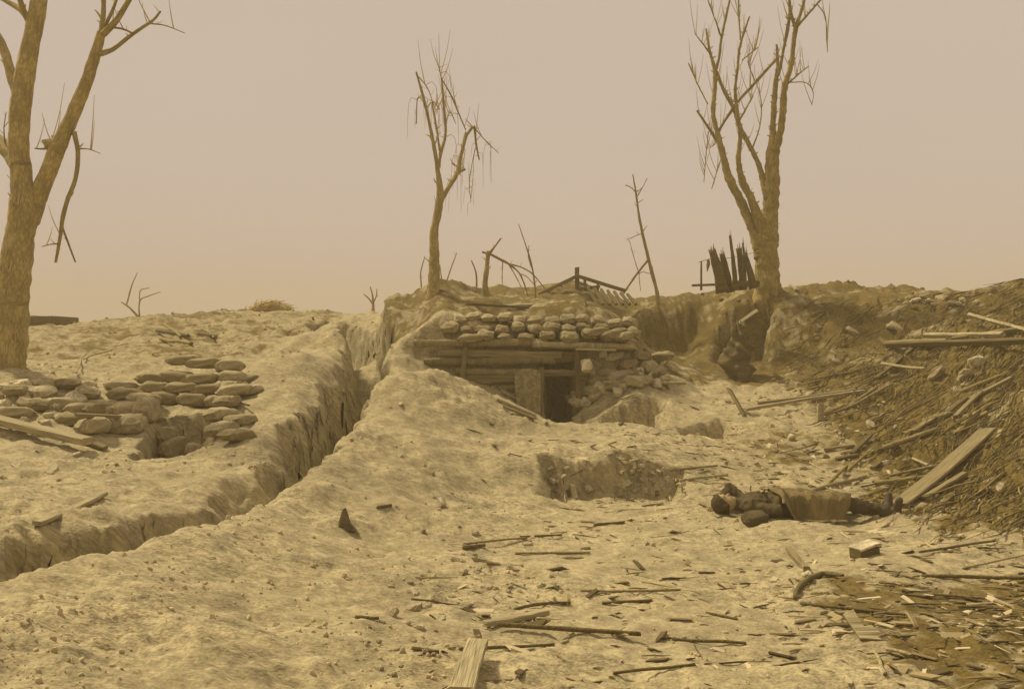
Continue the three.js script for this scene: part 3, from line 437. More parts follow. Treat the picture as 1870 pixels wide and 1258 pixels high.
{ // heap of brush on the skyline
  const R = rng(9), gs = [], c = at(490, 572, 24.6);
  for (let i = 0; i < 260; i++) { const x = (R() + R() - 1) * 0.55, y = R() * 0.22 * (1 - (x / 0.6) ** 2), a = (R() - 0.5) * 2.4 + (x > 0 ? -0.4 : 0.4), l = 0.1 + R() * 0.22, p = V(x, y, (R() - 0.5) * 0.5), q = p.clone().add(V(Math.cos(a) * l, Math.abs(Math.sin(a)) * l * 0.4, (R() - 0.5) * l)); gs.push(limb([p, p.clone().lerp(q, 0.5).add(V(0, 0.02, 0)), q], [0.012, 0.01, 0.004], { seg: 4, step: 0.2 })); }
  const m = new THREE.Mesh(mergeGeometries(gs), M.twig); m.name = 'brush_heap'; m.userData = { kind: 'stuff', label: 'low heap of brushwood on the skyline above the smooth bank' }; m.castShadow = m.receiveShadow = true; scene.add(m); m.position.copy(c).setY(Hf(c.x, c.z) - 0.02);
}

// ------------------------------------------------------------------ dugout in the middle
function earthCap(name, x0, x1, z0, z1, bottom, top, label) {   // earth thrown over a roof of logs
  const nx = 40, nz = 40, pos = [], col = [], uv = [], idx = [], c = [0, 0, 0];
  for (let s = 0; s < 2; s++) for (let j = 0; j <= nz; j++) for (let i = 0; i <= nx; i++) {
    const u = i / nx, v = j / nz, x = mix(x0, x1, u), z = mix(z0, z1, v), e = Math.min(1, 9 * Math.min(u, 1 - u, v + 0.02, 1 - v));
    const wob = 0.05 * N(x * 4, z * 4, 3) + 0.03 * N(x * 11, z * 11, 8), y = s ? bottom + 0.02 * N(x * 9, z * 9, 1) : mix(bottom + 0.1, Math.max(bottom + 0.16, Math.min(top, H0(x, z) + 0.07)), Math.sqrt(e)) + wob;
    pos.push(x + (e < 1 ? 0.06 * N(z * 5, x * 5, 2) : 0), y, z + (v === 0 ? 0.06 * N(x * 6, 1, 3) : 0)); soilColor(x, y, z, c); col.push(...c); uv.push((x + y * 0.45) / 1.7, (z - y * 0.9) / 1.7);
  }
  const w = nx + 1, b = w * (nz + 1);
  for (let j = 0; j < nz; j++) for (let i = 0; i < nx; i++) { const a = j * w + i; idx.push(a, a + 1, a + w, a + 1, a + w + 1, a + w, b + a, b + a + w, b + a + 1, b + a + 1, b + a + w, b + a + w + 1); }
  const rim = []; for (let i = 0; i < nx; i++) rim.push(i); for (let j = 0; j < nz; j++) rim.push(j * w + nx); for (let i = nx; i > 0; i--) rim.push(nz * w + i); for (let j = nz; j > 0; j--) rim.push(j * w);
  rim.forEach((a, k) => { const e = rim[(k + 1) % rim.length]; idx.push(a, b + a, e, e, b + a, b + e); });
  const geo = new THREE.BufferGeometry(); geo.setAttribute('position', new THREE.Float32BufferAttribute(pos, 3)); geo.setAttribute('color', new THREE.Float32BufferAttribute(col, 3)); geo.setAttribute('uv', new THREE.Float32BufferAttribute(uv, 2)); geo.setIndex(idx); geo.computeVertexNormals();
  const m = new THREE.Mesh(geo, M.soil); m.name = name; m.userData.kind = 'structure'; m.userData.label = label; m.castShadow = m.receiveShadow = true; scene.add(m);
}
earthCap('earth_roof', 0.2, 1.3, -15.62, -17.6, 1.52, 2.6, 'earth heaped over the dugout doorway');
{
  const g = thing('dugout_front', 'timber front of the dugout made of stacked beams with a dark doorway', 'dugout', null, V(0, 0.5, -15.45)), o = g.position;
  const rail = (name, x0, x1, py, h, t, z, mat, tilt = 0) => { const y = at(0, py, -z).y, a = V(x0, y, z).sub(o), b = V(x1, y + tilt, z).sub(o), m = part(name, plankGeo(x1 - x0, t, h, { jag: 0.5, bow: 0.004, n: 10 }), mat, g); m.applyMatrix4(along(a, b)); };
  const lg = (name, x0, x1, py, r, z, mat, tilt = 0) => { const y = at(0, py, -z).y, s = x0 * 7 + py, P = [0, 0.3, 0.65, 1].map((t) => V(mix(x0, x1, t), y + tilt * t + 0.02 * N(s, t * 3, 1), z + 0.03 * N(s, t * 3, 7)).sub(o)); part(name, limb(P, [r, r * 0.96, r * 1.02, r * 0.9], { seg: 9, amp: 0.3, freq: 7, jag: r * 0.7, step: 0.06 }), mat, g); };
  lg('log', -1.45, 0.5, 627, 0.06, -15.40, M.woodMid, 0.02); lg('log', 0.3, 1.8, 629, 0.05, -15.36, M.woodPale, -0.03); rail('beam', -1.1, 0.75, 644, 0.11, 0.09, -15.42, M.woodMid, -0.03); lg('log', -1.3, 0.62, 661, 0.065, -15.41, M.woodGrey, 0.03); rail('beam', 0.2, 1.12, 653, 0.15, 0.06, -15.44, M.woodDark, 0.015); lg('log', -0.85, 1.1, 678, 0.055, -15.43, M.woodMid, -0.03); rail('beam', -1.2, 0.4, 694, 0.12, 0.08, -15.42, M.woodGrey, 0.03);
  rail('lintel', 0.3, 1.12, 685, 0.05, 0.12, -15.34, M.woodDark, 0.02); rail('shelf_board', 0.92, 1.5, 637, 0.03, 0.1, -15.2, M.woodPale, -0.02); lg('log', -0.2, 0.46, 710, 0.06, -15.44, M.woodGrey, 0.02); lg('log', -0.25, 0.45, 728, 0.06, -15.43, M.woodDark, 0.01);
  const post = (x, y0, y1, w, mat, lean = 0) => { const a = V(x, at(0, y1, 15.3).y, -15.3).sub(o), b = V(x + lean, at(0, y0, 15.3).y, -15.3).sub(o), m = part('post', plankGeo(a.distanceTo(b), w, w * 0.9, { jag: 0.3 }), mat, g); m.applyMatrix4(along(a, b, V(0, 0, 1))); };
  post(-0.74, 634, 705, 0.07, M.woodGrey, 0.05); post(0.41, 672, 775, 0.07, M.woodGrey, 0.03); post(1.0, 640, 770, 0.08, M.woodDark, -0.05);
  // sacking hung beside the doorway, in folds
  const W = 18, Hh = 22, pos = [], idx = [], uv = [];
  for (let s = 0; s < 2; s++) for (let j = 0; j <= Hh; j++) for (let i = 0; i <= W; i++) { const u = i / W, v = j / Hh; const x = mix(0.08, 0.42, u) + 0.05 * (v - 0.4) * (1 - u) * 2 - 0.04 * Math.sin(v * 3) * (1 - u), y = mix(1.2, 0.56, v) + 0.05 * Math.sin(u * 3.1), z = -15.18 + 0.03 * Math.sin(u * 17 + v * 2) + 0.05 * Math.sin(u * 3.1) * (0.5 + v) + 0.012 * N(u * 7, v * 7, 2) - s * 0.012; pos.push(x - o.x, y - o.y, z - o.z); uv.push(u, v * 2); }
  const w = W + 1, n = w * (Hh + 1); for (let j = 0; j < Hh; j++) for (let i = 0; i < W; i++) { const a = j * w + i; idx.push(a, a + w, a + 1, a + 1, a + w, a + w + 1, n + a, n + a + 1, n + a + w, n + a + 1, n + a + w + 1, n + a + w); }
  const cg = new THREE.BufferGeometry(); cg.setAttribute('position', new THREE.Float32BufferAttribute(pos, 3)); cg.setAttribute('uv', new THREE.Float32BufferAttribute(uv, 2)); cg.setIndex(idx); cg.computeVertexNormals();
  const cm = M.bag.clone(); cm.side = THREE.DoubleSide; const c = part('sacking_curtain', cg, cm, g); c.userData.label = 'pale sacking hanging left of the doorway';
}
{ // sandbags along the top of the dugout, heads to the viewer
  const R = rng(77);
  [[12, 838, 1150, 584, 15.9], [12, 824, 1158, 600, 15.68], [9, 850, 1150, 615, 15.5]].forEach(([n, x0, x1, py, d], r) => { for (let i = 0; i < n; i++) { const px = mix(x0, x1, i / (n - 1)), p = at(px, py + (R() - 0.5) * 9 + (px > 1060 ? (px - 1060) * 0.12 : 0), d + (R() - 0.5) * 0.1); bag(p, [0.36 + R() * 0.1, 0.14 + R() * 0.05, 0.2 + R() * 0.08], Math.PI / 2 + (R() - 0.5) * 0.8, [(R() - 0.5) * 0.35, (R() - 0.5) * 0.3 - (px > 1040 ? 0.15 : 0)], r ? (R() < 0.5 ? M.bag : M.bagDark) : (R() < 0.6 ? M.bagPale : M.bag), `${ORD[i]} sandbag from the left in the ${['upper', 'middle', 'lowest'][r]} row above the dugout beams`, 'sandbags along the dugout roof'); } });
  [[860, 622, 15.3], [1090, 610, 15.35], [1118, 614, 15.35], [1140, 618, 15.4]].forEach(([x, y, d], i) => bag(at(x, y - 4, d), [0.4, 0.13, 0.2], 0.3 * i, [0, 0.12], M.bag, ['slumped sandbag lying on the left end of the top beam', 'leftmost of three flat sandbags below the right end of the rows', 'middle of three flat sandbags below the right end of the rows', 'rightmost of three flat sandbags below the right end of the rows'][i], 'sandbags along the dugout roof'));
  board('flat_board', [922, 566], [984, 563], 10, 0.03, M.woodPale, 'pale board lying on the earth above the sandbag rows', 'board');
  pole('roof_pole', [850, 561], [970, 568], 5, M.woodDark, 'long dark pole lying above the sandbag rows', 'pole');
}
{ // rubble right of the doorway
  const R = rng(31);
  stone(at(1072, 668, 15.1), [0.085, 0.15, 0.08], M.stonePale, 'pale upright block beside the dugout doorway'); 
  [[1130, 694, 0.40, 0.2, M.bagPale, 'large pale torn sandbag in the middle of the rubble'], [1122, 706, 0.36, 0.16, M.bagDark, 'sandbag squeezed under the large pale torn one'], [1208, 655, 0.42, 0.17, M.bag, 'pale-topped sandbag at the right end of the rubble'], [1092, 700, 0.34, 0.18, M.bagDark, 'slumped sandbag right of the doorway'], [1148, 668, 0.3, 0.17, M.bag, 'sandbag wedged under the splintered boards'], [1105, 682, 0.3, 0.15, M.bag, 'sandbag at the back of the rubble near the pale block'], [1186, 676, 0.26, 0.2, M.bagPale, 'upright pale sandbag near the right end of the rubble'], [1060, 735, 0.34, 0.15, M.bagPale, 'pale flattened sandbag at the edge of the pit'], [1086, 716, 0.3, 0.16, M.bag, 'sandbag at the top of the pit below the pale block'], [1160, 700, 0.34, 0.17, M.bagPale, 'pale sandbag lying just above the long pole'], [1170, 652, 0.3, 0.16, M.bag, 'sandbag behind the leaning boards'], [1120, 652, 0.34, 0.15, M.bagPale, 'pale sandbag under the right end of the top log'], [1200, 680, 0.3, 0.14, M.bag, 'sandbag under the dark slanting rail']].forEach(([x, y, w, h, m, l]) => { const p = hit(x, y + 8, 12); p.y += h * 0.55; bag(p, [w, h, 0.24], (R() - 0.5) * 1.4, [(R() - 0.5) * 0.3, (R() - 0.5) * 0.4], m, l, 'sandbags in the rubble'); });
  [[1126, 632, 1144, 664, 6, M.woodPale, 'short pale board leaning at the left of the splintered boards'], [1138, 628, 1168, 664, 5, M.woodPale, 'long pale board leaning in the rubble, second from the left'], [1150, 632, 1176, 672, 7, M.woodDark, 'dark board leaning in the rubble, third from the left'], [1162, 636, 1192, 684, 5, M.woodMid, 'board leaning to the right in the middle of the rubble'], [1178, 640, 1200, 690, 6, M.woodDark, 'dark stake leaning above the upright pale sandbag'], [1192, 660, 1222, 708, 5, M.woodDark, 'dark rail slanting down at the right edge of the rubble']].forEach(([x, y, x2, y2, w, m, l], i) => { const b = hit(x2, y2 + 4, 13); board('splintered_board', [x, y], [x2, y2 + 4], w, 0.03, m, l, 'board', { da: -b.z + 0.45, db: -b.z, up: [0.2, 0.3, 1], jag: 1.2, group: 'boards leaning in the rubble' }); });
  for (let i = 0; i < 16; i++) { const x = 1066 + R() * 160, y = 660 + R() * 58, b = hit(x, y + 6, 13), a = (R() - 0.5) * 50, m = [M.woodPale, M.woodMid, M.woodDark][i % 3]; board('rubble_splinter', [x + a, y - 6 - R() * 22], [x, y + 6], 3 + R() * 4, 0.025, m, 'broken splinter of wood stuck in the rubble by the doorway', 'splinter', { da: -b.z + R() * 0.3, db: -b.z, up: [R() - 0.5, 0.4, 1], jag: 1.4, group: 'splinters in the rubble' }); }
  pole('long_pole', [1104, 724], [1250, 726], 6, M.woodPale, 'pale pole lying along the foot of the rubble', 'pole');
  [[1030, 722], [1042, 734], [1070, 742], [1052, 728], [1098, 652], [1160, 700], [1176, 704], [1140, 712], [1200, 708], [1082, 690], [1096, 716], [1116, 700], [1150, 686], [1168, 690], [1196, 690], [1214, 700], [1074, 722], [1128, 724], [1088, 730]].forEach(([x, y], i) => { const p = hit(x, y, 12); stone(p.setY(p.y + 0.06), [0.07 + R() * 0.1, 0.06 + R() * 0.07, 0.08], i % 3 ? M.stonePale : M.stone, 'pale lump of rubble right of the dugout doorway', 'lumps in the rubble by the doorway'); });
  [[914, 722, 986, 757, 9, M.woodPale, 'upper of the pale planks sliding down left of the doorway'], [907, 731, 978, 762, 8, M.woodPale, 'middle of the pale planks sliding down left of the doorway'], [918, 747, 976, 770, 6, M.woodMid, 'lowest of the planks sliding down left of the doorway']].forEach(([x, y, x2, y2, w, m, l]) => board('fallen_plank', [x, y, 11], [x2, y2, 11], w, 0.035, m, l, 'plank', { group: 'planks left of the doorway', jag: 0.8 }));
}
board('bank_board', [1346, 606, 12], [1384, 580, 12], 8, 0.03, M.woodPale, 'pale board leaning on the bank below the shattered tree', 'board', { sink: -0.5 });

{ const b = hit(1352, 694, 15), o = b.clone(), t = at(1350, 602, -b.z + 0.1).sub(o), m = single('charred_stump', limb([V(0, -0.1, 0), t.clone().multiplyScalar(0.4).add(V(-0.04, 0, 0)), t.clone().multiplyScalar(0.75).add(V(0.03, 0, 0)), t], [0.27, 0.2, 0.17, 0.12], { seg: 24, amp: 0.5, freq: 9, ribs: 0.7, jag: 0.2, step: 0.03 }), M.woodDark, 'dark upright stump in the recess below the shattered tree', 'stump'); m.position.copy(o); }

// ------------------------------------------------------------------ sandbags and planks on the left
{
  const R = rng(5);
  const L = [ // x, y, width m, height m, turn, material, label
    [336, 658, 0.44, 0.13, 0.1, M.bag, 'long flat sandbag at the top left of the stack behind the pit'], [374, 664, 0.46, 0.13, -0.05, M.bag, 'flat sandbag in the middle of the top of the stack behind the pit'], [418, 669, 0.34, 0.16, 0.2, M.bagPale, 'pale sandbag at the top right of the stack behind the pit'],
    [280, 692, 0.42, 0.14, 0.1, M.bag, 'sandbag at the left end of the second layer behind the pit'], [322, 688, 0.42, 0.14, -0.1, M.bag, 'sandbag second from left in the second layer behind the pit'], [364, 692, 0.44, 0.14, 0.05, M.bagDark, 'sandbag third from left in the second layer behind the pit'], [424, 688, 0.36, 0.15, -0.2, M.bagPale, 'pale sandbag at the right end of the second layer behind the pit'],
    [286, 708, 0.4, 0.15, 0, M.bag, 'sandbag at the left end of the third layer behind the pit'], [334, 708, 0.42, 0.14, 0.1, M.bag, 'sandbag in the middle of the third layer behind the pit'], [380, 712, 0.4, 0.14, -0.1, M.bagDark, 'sandbag right of middle in the third layer behind the pit'], [424, 708, 0.3, 0.17, 1.2, M.bagPale, 'blocky pale sandbag at the right end of the third layer'],
    [298, 727, 0.4, 0.16, 0.2, M.bagDark, 'sandbag at the left of the lowest layer behind the pit'], [352, 730, 0.38, 0.17, -0.2, M.bag, 'sandbag hanging over the back of the pit'], [398, 732, 0.36, 0.15, 0.3, M.bagDark, 'sandbag at the right of the lowest layer behind the pit'],
    [218, 706, 0.4, 0.14, 0.05, M.bagPale, 'pale long sandbag lying alone on the heap left of the stack'], [226, 722, 0.4, 0.15, -0.1, M.bag, 'sandbag directly under the pale long one on the left heap'], [262, 735, 0.36, 0.15, 0.3, M.bag, 'sandbag on the left rim behind the upright pale one'], [180, 752, 0.36, 0.16, 0.4, M.bagDark, 'sandbag at the back left of the rounded bags'], [218, 756, 0.38, 0.17, -0.2, M.bagDark, 'sandbag behind the two round pale bags'],
    [262, 762, 0.24, 0.3, 1.3, M.bagPale, 'tall pale sandbag standing at the left rim of the pit'], [221, 783, 0.3, 0.22, 1.45, M.bagPale, 'round pale sandbag end, left of the pair at the plank'], [242, 783, 0.3, 0.22, 1.6, M.bagPale, 'round pale sandbag end, right of the pair at the plank'], [192, 780, 0.32, 0.19, 1.2, M.bag, 'sandbag left of the pair of round pale ends'], [164, 784, 0.34, 0.18, 0.7, M.bagPale, 'pale sandbag at the left end of the row on the plank'],
    [424, 742, 0.44, 0.16, 1.1, M.bagPale, 'pale sandbag on the right rim at the back of the pit'], [412, 764, 0.42, 0.16, 1.25, M.bag, 'sandbag in the middle of the right rim of the pit'], [402, 786, 0.4, 0.16, 1.2, M.bagPale, 'pale sandbag at the front of the right rim of the pit'], [436, 770, 0.4, 0.14, 1.2, M.bag, 'sandbag lying outside the right rim of the pit'], [430, 797, 0.36, 0.13, 0.9, M.bag, 'half buried sandbag outside the front corner of the pit'], [128, 770, 0.34, 0.15, 0.3, M.bagDark, 'half buried sandbag near the left plank'],
  ];
  for (const [x, y, w, h, t, m, l] of L) { const wall = /layer|stack behind|back of the pit/.test(l) && x > 270, p = wall ? at(x, y, 11.95 + (735 - y) * 0.006) : hit(x, y + 9, 8.5); if (!wall) { p.y += h * 0.42; p.z -= 0.06; } bag(p, [w, h, 0.26], t, [(R() - 0.5) * 0.16 - 0.08, (R() - 0.5) * 0.16], m, l, 'sandbags round the pit'); }
[[318, 820, 10.9, 0.34, 0.24, M.bagDark, 'big sack slumped in the middle of the pit'], [300, 796, 11.1, 0.24, 0.2, M.bag, 'sack at the back of the pit, behind the big slumped one'], [354, 828, 10.75, 0.2, 0.22, M.bagDark, 'round sack at the right of the pit']].forEach(([x, y, d, w, h, m, l]) => bag(at(x, y, d), [w, h, 0.3], 0.3 + R(), [-0.2, R() * 0.3], m, l, 'sacks in the pit'));
  board('broad_plank', [-30, 776, 8], [160, 826, 8], 26, 0.07, M.woodPale, 'broad pale plank running in from the left edge', 'plank', { sink: -1.6 });
  board('narrow_plank', [138, 800, 8], [300, 801, 8], 9, 0.04, M.woodMid, 'narrow plank under the row of rounded sandbags', 'plank', { sink: -0.5 });
  board('short_board', [140, 806, 8], [192, 824, 8], 16, 0.04, M.woodGrey, 'short board crossing the end of the broad pale plank', 'board');
  board('lip_board', [66, 966], [190, 908], 15, 0.03, M.woodPale, 'pale board lying along the far lip of the trench', 'board', { sink: 2.2 });
  pole('thin_stick', [148, 664], [204, 645], 3, M.woodPale, 'thin pale stick lying on the slope right of the left tree', 'stick'); pole('thin_stick', [142, 690], [154, 652], 3, M.woodPale, 'thin pale stick standing aslant right of the left tree', 'stick', { bend: 0.08 });
  [[286, 610, 342, 620, 7, M.woodDark, 'upper dark log in the pile on the left slope'], [292, 622, 350, 632, 7, M.barkDark, 'lower dark log in the pile on the left slope'], [300, 604, 330, 628, 5, M.barkDark, 'dark log lying across the pile on the left slope'], [358, 613, 396, 618, 6, M.woodPale, 'short pale log at the right of the log pile'], [370, 605, 388, 625, 4, M.woodMid, 'short log leaning over the pale log']].forEach(([x, y, x2, y2, w, m, l]) => pole('log', [x, y], [x2, y2], w, m, l, 'log', { group: 'logs on the left slope' }));
  pole('bent_stick', [408, 735], [456, 750], 4, M.woodDark, 'dark bent stick lying over the right rim of the pit', 'stick', { bend: 0.1, sink: -1 });
  [[30, 712, 0.4, 0.15, 'sandbag nearest the foot of the left tree'], [78, 716, 0.42, 0.15, 'pale sandbag right of the left tree, half sunk'], [120, 700, 0.4, 0.14, 'sandbag sunk in the heap above the broad plank'], [158, 716, 0.42, 0.15, 'sandbag in the heap left of the pale long one'], [60, 738, 0.4, 0.15, 'flattened sandbag on the slope under the left tree'], [110, 736, 0.38, 0.14, 'torn sandbag in the middle of the left heap'], [146, 746, 0.36, 0.14, 'sandbag low in the left heap above the plank end'], [24, 752, 0.4, 0.13, 'sandbag above the left end of the broad plank'], [250, 715, 0.34, 0.14, 'sandbag right of the pale long one on the left heap'], [452, 712, 0.34, 0.13, 'sandbag just outside the right side of the stack'], [448, 690, 0.3, 0.12, 'small sandbag at the right foot of the smooth bank'], [426, 724, 0.4, 0.15, 'upper sandbag on the right rim at the back of the pit'], [414, 746, 0.4, 0.15, 'upper sandbag in the middle of the right rim of the pit'], [404, 770, 0.38, 0.15, 'upper sandbag at the front of the right rim of the pit'], [256, 742, 0.36, 0.15, 'upper sandbag behind the tall pale one on the left rim'], [236, 760, 0.36, 0.15, 'upper sandbag resting behind the pair of round pale ends']].forEach(([x, y, w, h, l], i) => { const p = hit(x, y + 6, 8.5); p.y += h * (/^upper/.test(l) ? 0.75 : 0.22); bag(p, [w, h, 0.27], R() * 2.4, [(R() - 0.5) * 0.3, (R() - 0.5) * 0.3], i % 2 ? M.bagPale : M.bag, l, 'sandbags round the pit'); });
  for (let i = 0; i < 30; i++) { const x = R() * 170, y = 690 + R() * 85, p = hit(x, y, 7), s = 0.035 + R() * R() * 0.07; stone(p.setY(p.y + s * 0.2), [s * 1.3, s, s * 1.1], R() < 0.6 ? M.stonePale : M.stone, 'chalk block in the heap at the foot of the left tree', 'chalk blocks under the left tree'); }
  for (let i = 0; i < 34; i++) { const x = R() * 250, y = 690 + R() * 190; const p = hit(x, y, 7); const s = 0.015 + R() * R() * 0.06; stone(p.setY(p.y + s * 0.05), [s * (1 + R()), s * 0.7, s], R() < 0.6 ? M.stonePale : M.stone, 'pale chalk lump scattered on the ground left of the trench', 'chalk lumps left of the trench'); }
}

// ------------------------------------------------------------------ timber and debris on the right
{
  board('long_plank', [1362, 756], [1580, 722], 7, 0.04, M.woodPale, 'lower of the two long planks before the right bank', 'plank', { sink: -1 }); board('long_plank', [1384, 741], [1582, 715], 6, 0.04, M.woodMid, 'upper of the two long planks before the right bank', 'plank', { sink: -1 });
  { const b = hit(1361, 760, 11); board('leaning_board', [1331, 710], [1361, 760], 12, 0.04, M.woodMid, 'board leaning at the left end of the long planks', 'board', { da: -b.z + 0.3, db: -b.z, up: [0.8, 0.2, 0.6] }); }
  { const b = hit(1498, 766, 11); board('prop_block', [1500, 738], [1498, 766], 12, 0.06, M.woodPale, 'short pale post propping the long planks', 'post', { da: -b.z + 0.02, db: -b.z, up: [0, 0, 1] }); }
  pole('pale_branch', [1613, 672], [1688, 682], 6, M.woodPale, 'short pale branch on the right bank under the beams', 'branch', { bend: 0.06, sink: -1.5 });
  pole('pale_pole', [1771, 597], [1900, 637], 8, M.woodPale, 'pale pole slanting in from the right edge', 'pole', { sink: -2.5 });
  board('bank_beam', [1621, 640], [1730, 636], 13, 0.1, M.woodMid, 'thick beam end at the left of the timbers on the right bank', 'beam', { sink: -0.4 }); board('bank_beam', [1690, 627], [1834, 631], 9, 0.07, M.woodPale, 'pale beam lying uppermost of the timbers on the right bank', 'beam', { sink: -0.8 }); board('bank_beam', [1621, 657], [1890, 650], 9, 0.08, M.woodDark, 'long dark beam lowest of the timbers on the right bank', 'beam', { sink: -0.5 }); board('bank_beam', [1740, 640], [1900, 622], 8, 0.06, M.woodGrey, 'grey beam running under the pale pole at the right edge', 'beam', { sink: -0.3 });
  { const p = hit(1784, 668, 9); stone(p.setY(p.y + 0.05), [0.12, 0.12, 0.1], M.stonePale, 'pale square block below the timbers on the right bank'); }
  [[1712, 688], [1762, 694], [1630, 602], [1560, 608], [1640, 600]].forEach(([x, y], i) => { const p = hit(x, y, 9); stone(p.setY(p.y + 0.02), [0.17, 0.06, 0.1], M.stone, ['flat pale stone on the right bank left of the square block', 'flat pale stone just under the square block', 'flat stone high on the dark bank, leftmost but one', 'flat stone high on the dark bank nearest the shattered tree', 'flat stone high on the dark bank nearest the timbers'][i], 'flat stones on the right bank'); });
  [[1425, 525, 1440, 536], [1444, 528, 1456, 537]].forEach(([x, y, x2, y2], i) => board('skyline_board', [x, y, 15], [x2, y2, 15], 6, 0.03, M.woodPale, ['pale splintered board at the right foot of the shattered tree', 'second pale splintered board right of the shattered tree'][i], 'board'));
  for (let i = 0; i < 14; i++) { const R = rng(600 + i), x = 1640 + i * 9 + R() * 8, p = hit(x, 545 + R() * 14, 12); stone(p.setY(p.y + 0.02), [0.07 + R() * 0.06, 0.05, 0.07], i % 3 ? M.stone : M.stonePale, 'pale stone in the crest of the right bank', 'stones along the crest of the right bank'); }
  board('broad_board', [1640, 930], [1806, 795], 34, 0.03, M.woodMid, 'broad board slanting down the bank to the boots', 'board', { bow: 0.012, sink: -2.2 }); board('narrow_board', [1690, 918], [1762, 872], 13, 0.03, M.woodMid, 'narrow board beside the broad one on the bank', 'board', { sink: -1.8 });
  pole('short_stick', [1668, 845], [1706, 862], 6, M.woodPale, 'short pale stick left of the broad slanting board on the bank', 'stick', { sink: -1 });
  { const p = hit(1828, 893); stone(p.setY(p.y + 0.015), [0.06, 0.03, 0.04], M.white, 'small white scrap right of the broad slanting board'); }
  // broken timber in the brush of the bank
  { const R = rng(919); for (let i = 0; i < 34; i++) { const x = 1480 + R() * 380, y = 690 + R() * 210; if (y > 640 + (1900 - x) * 0.75 + 60) continue; const l = 30 + R() * 90, a = -0.45 + (R() - 0.5) * 0.7; (i % 3 ? pole : board)('broken_timber', [x, y, 9], [x + Math.cos(a) * l, y + Math.sin(a) * l, 9], 5 + R() * 6, i % 3 ? [M.woodDark, M.woodMid, M.barkDark][i % 3] : 0.03, i % 3 ? 'broken length of timber lying in the brush of the right bank' : [M.woodDark, M.woodMid][i % 2], i % 3 ? 'timber' : 'broken length of timber lying in the brush of the right bank', i % 3 ? { bend: 0.05, group: 'broken timber on the right bank' } : 'timber', { sink: -0.5, group: 'broken timber on the right bank' }); } }
  // foreground
  board('short_plank', [1440, 1010], [1474, 1046], 11, 0.04, M.woodMid, 'short plank lying near the open ground before the soldier', 'plank', { sink: -0.2 }); { const p = hit(1474, 1056); stone(p.setY(p.y + 0.015), [0.04, 0.04, 0.04], M.stonePale, 'pale stone at the lower end of the short plank'); }
  pole('dark_stick', [908, 1154], [1168, 1172], 9, M.woodDark, 'long straight dark stick in the middle foreground', 'stick', { sink: -0.4, bend: 0.012 }); pole('dark_stick', [842, 1188], [1012, 1180], 6, M.woodDark, 'dark stick below the long straight one', 'stick', { bend: 0.03 }); pole('dark_stick', [752, 1188], [800, 1196], 7, M.woodDark, 'short dark stick at the foot of the bank', 'stick');
  board('foreground_board', [872, 1196], [842, 1290], 42, 0.035, M.woodPale, 'pale board running out of the bottom edge', 'board', { sink: -0.2 });
  board('notched_board', [884, 1150], [1000, 1128], 17, 0.03, M.woodPale, 'pale notched board above the long dark stick', 'board', { sink: -0.2 }); pole('forked_stick', [934, 1114], [1036, 1102], 6, M.woodDark, 'dark stick pointing right above the notched board', 'stick', { bend: 0.09 }); pole('forked_stick', [962, 1122], [990, 1146], 5, M.woodDark, 'short dark stick crossing below the pointing stick', 'stick');
  [[846, 1004, 884, 1000, 8, M.woodDark, 'short thick dark stick at the toe of the bank'], [846, 996, 960, 984, 4, M.woodMid, 'thin stick above the thick dark one at the toe of the bank'], [950, 984, 1025, 980, 4, M.woodDark, 'thin dark stick on the open ground left of centre'], [940, 1013, 1076, 1012, 4, M.woodMid, 'long thin stick on the open ground below the thin dark one'], [1085, 960, 1140, 955, 5, M.woodDark, 'dark stick lying before the broken edge'], [1060, 1086, 1240, 1086, 5, M.woodMid, 'pale straight lath on the open ground in the middle'], [1100, 1103, 1190, 1098, 6, M.woodDark, 'dark slat below the pale straight lath'], [1276, 1047, 1305, 1047, 5, M.woodDark, 'tiny dark stick on the empty ground'], [1225, 1170, 1362, 1178, 6, M.woodDark, 'dark stick right of the long straight one'], [1120, 1230, 1270, 1216, 6, M.woodDark, 'rough dark stick near the bottom edge'], [1290, 1120, 1346, 1132, 5, M.woodDark, 'slanting dark stick below the pale lath'], [1462, 1107, 1650, 1127, 6, M.woodDark, 'long dark stick in the debris at lower right'], [1686, 1052, 1890, 1058, 7, M.woodDark, 'thick dark stick reaching the right edge'], [1762, 1041, 1890, 1014, 4, M.woodPale, 'pale stick crossing to the right edge'], [1681, 1016, 1816, 995, 5, M.woodDark, 'dark stick above the debris at lower right'], [1600, 1198, 1617, 1238, 7, M.woodPale, 'short pale stick upright in the lower right debris'], [1620, 1188, 1680, 1204, 7, M.woodPale, 'short pale slanting stick in the lower right debris'], [1790, 1062, 1846, 1072, 7, M.woodPale, 'pale stub of wood under the thick dark stick'], [1560, 1010, 1610, 1004, 4, M.woodDark, 'thin dark stick behind the white box'], [1240, 892, 1330, 882, 5, M.woodPale, 'pale stick pointing to the head of the soldier'], [1225, 870, 1310, 862, 4, M.woodMid, 'thin stick lying above the pale pointing one'], [1700, 1085, 1800, 1094, 5, M.woodGrey, 'grey stick in the middle of the lower right debris'], [1480, 1085, 1512, 1084, 6, M.woodPale, 'short pale lath inside the curved root']].forEach(([x, y, x2, y2, w, m, l]) => pole('fallen_stick', [x, y], [x2, y2], w, m, l, 'stick', { sink: 0.55, bend: 0.03, group: 'sticks strewn over the ground' }));
